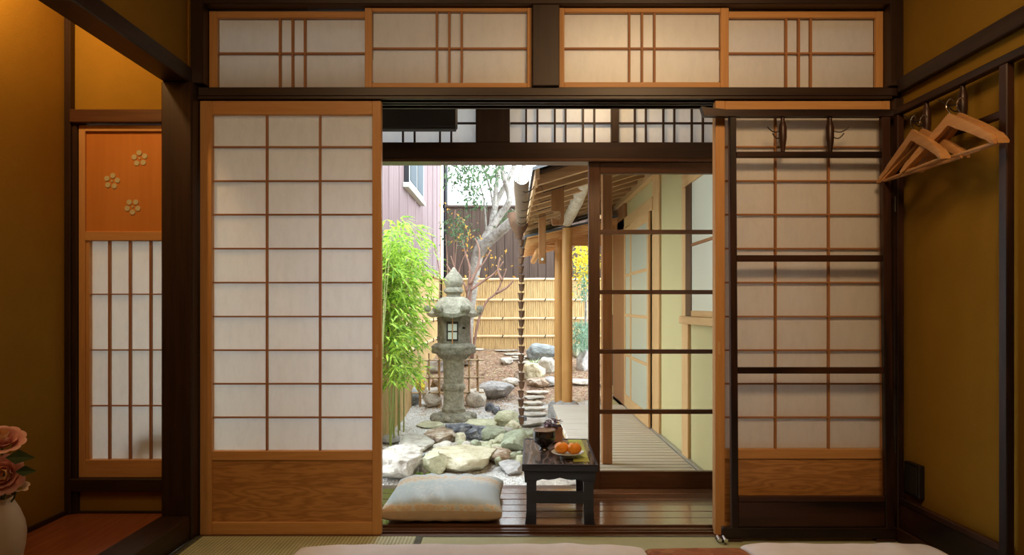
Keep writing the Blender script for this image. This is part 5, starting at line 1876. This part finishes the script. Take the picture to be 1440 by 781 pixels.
M['bud'] = leaf_mat('cream_bud_petal', (.80, .66, .52), (.66, .48, .36), .2)
M['rose_leaf'] = leaf_mat('dark_rose_leaf', (.10, .14, .06), (.05, .08, .035), .1)


def petal(mb, c, ax, side, r, w, h, open_):
    """cupped petal: a small grid"""
    up = ax.normalized()
    o3 = (side - up * side.dot(up)).normalized()
    t3 = up.cross(o3)
    n = 5
    vs = []
    for j in range(n + 1):
        v_ = j / n
        for i in range(n + 1):
            u = -1 + 2 * i / n
            ww = w * math.sin(math.pi * (.18 + .62 * v_)) * (1 - .10 * (v_ > .9) * u * u)
            rr_ = r + open_ * h * v_ ** 2 * .8 + .12 * h * math.sin(v_ * 3)
            cup = -.35 * w * u * u * (1 - .5 * v_)
            curl = -.10 * h * max(0, v_ - .75) * 4 * open_
            vs.append(c + up * (h * v_ * (1 - .35 * open_ * v_) + curl) + o3 * (rr_ + cup) + t3 * ww * u)
    k = n + 1
    mb.add(vs, [(j * k + i, j * k + i + 1, (j + 1) * k + i + 1, (j + 1) * k + i) for j in range(n) for i in range(n)])


def rose(label, c, ax, R0, stem_to, mats=('rose', 'rose_core'), rings=4, group=None):
    g = thing('rose_stem', label, 'flower', stem_to, group)
    ax = ax.normalized()
    a0 = Vector((1, 0, 0)) if abs(ax.x) < .8 else Vector((0, 1, 0))
    for ring in range(rings):
        f = (ring + 1) / rings
        n = 4 + ring * 2
        for i in range(n):
            a = 2 * math.pi * (i + .5 * (ring % 2)) / n + ring * .4
            side = Matrix.Rotation(a, 3, ax) @ (a0 - ax * a0.dot(ax)).normalized()
            mb = MB()
            petal(mb, c - ax * R0 * .25 * f, ax, side, R0 * .10 + R0 * .42 * f * f, R0 * (.30 + .22 * f), R0 * (.95 - .12 * f), .15 + .85 * f * f)
            mb.build('petal', M[mats[0] if ring > 0 else mats[1]], g, 'all')
    mid = (c + stem_to) / 2 + Vector((.008, 0, 0))
    MB().tube([c - ax * R0 * .3, mid, stem_to], .0028, 7).build('stem', M['rose_leaf'], g, True)
    return g


def VP_(px, py, d=VD): return P(px - 7, py, d)


mouth = Vector((vx_, vy_, z0 + .225))
g1 = rose('large pink rose highest above the vase', VP_(10, 622), Vector((.35, -.45, .9)), .052, mouth + Vector((.01, 0, 0)))
g2 = rose('pink rose with peach heart just above the vase mouth', VP_(14, 668, 1.96), Vector((.30, -.95, .25)), .050, mouth + Vector((.016, -.008, 0)))
g3 = rose('cream half open rose bud beside the lower pink rose', VP_(32, 684, 1.99), Vector((.5, -.2, .8)), .026, mouth + Vector((.02, .006, 0)), ('bud', 'bud'), 2)
for g, p0_, d_, L_, w_ in ((g1, VP_(14, 644, 1.92), Vector((1, -.1, .10)), .096, .021), (g2, VP_(28, 664, 1.92), Vector((1, .1, .10)), .060, .016), (g1, VP_(20, 640), Vector((.2, -.2, -.35)), .055, .02),
                           (g2, VP_(4, 645), Vector((-.6, -.3, .3)), .06, .02), (g3, VP_(24, 698), Vector((.3, -.2, .7)), .04, .012)):
    MB().leaf(p0_, d_, Vector((0, -1, .45)), L_, w_, .25, .08).build('leaf', M['rose_leaf'], g)

# dark bent shape added to throw a blurred shadow on the alcove window paper
bs2 = thing('shade_shape', 'dark bent shape added to shade the lower panes of the alcove window', 'shape', (-1.46, .075, 0))
MB().tube([(X(190), .075, 0), (X(190), .075, Z(632)), (X(192), .075, Z(620)), (X(202), .075, Z(614)), (X(222), .075, Z(611)), (X(252), .075, Z(609))], [.03, .034, .034, .030, .026, .026], 12).build('bent_bar', M['dark_z'], bs2, True)
MB().tube([(X(252), .075, Z(609)), (X(252), .075, 0)], .026, 12).build('leg', M['dark_z'], bs2, True)
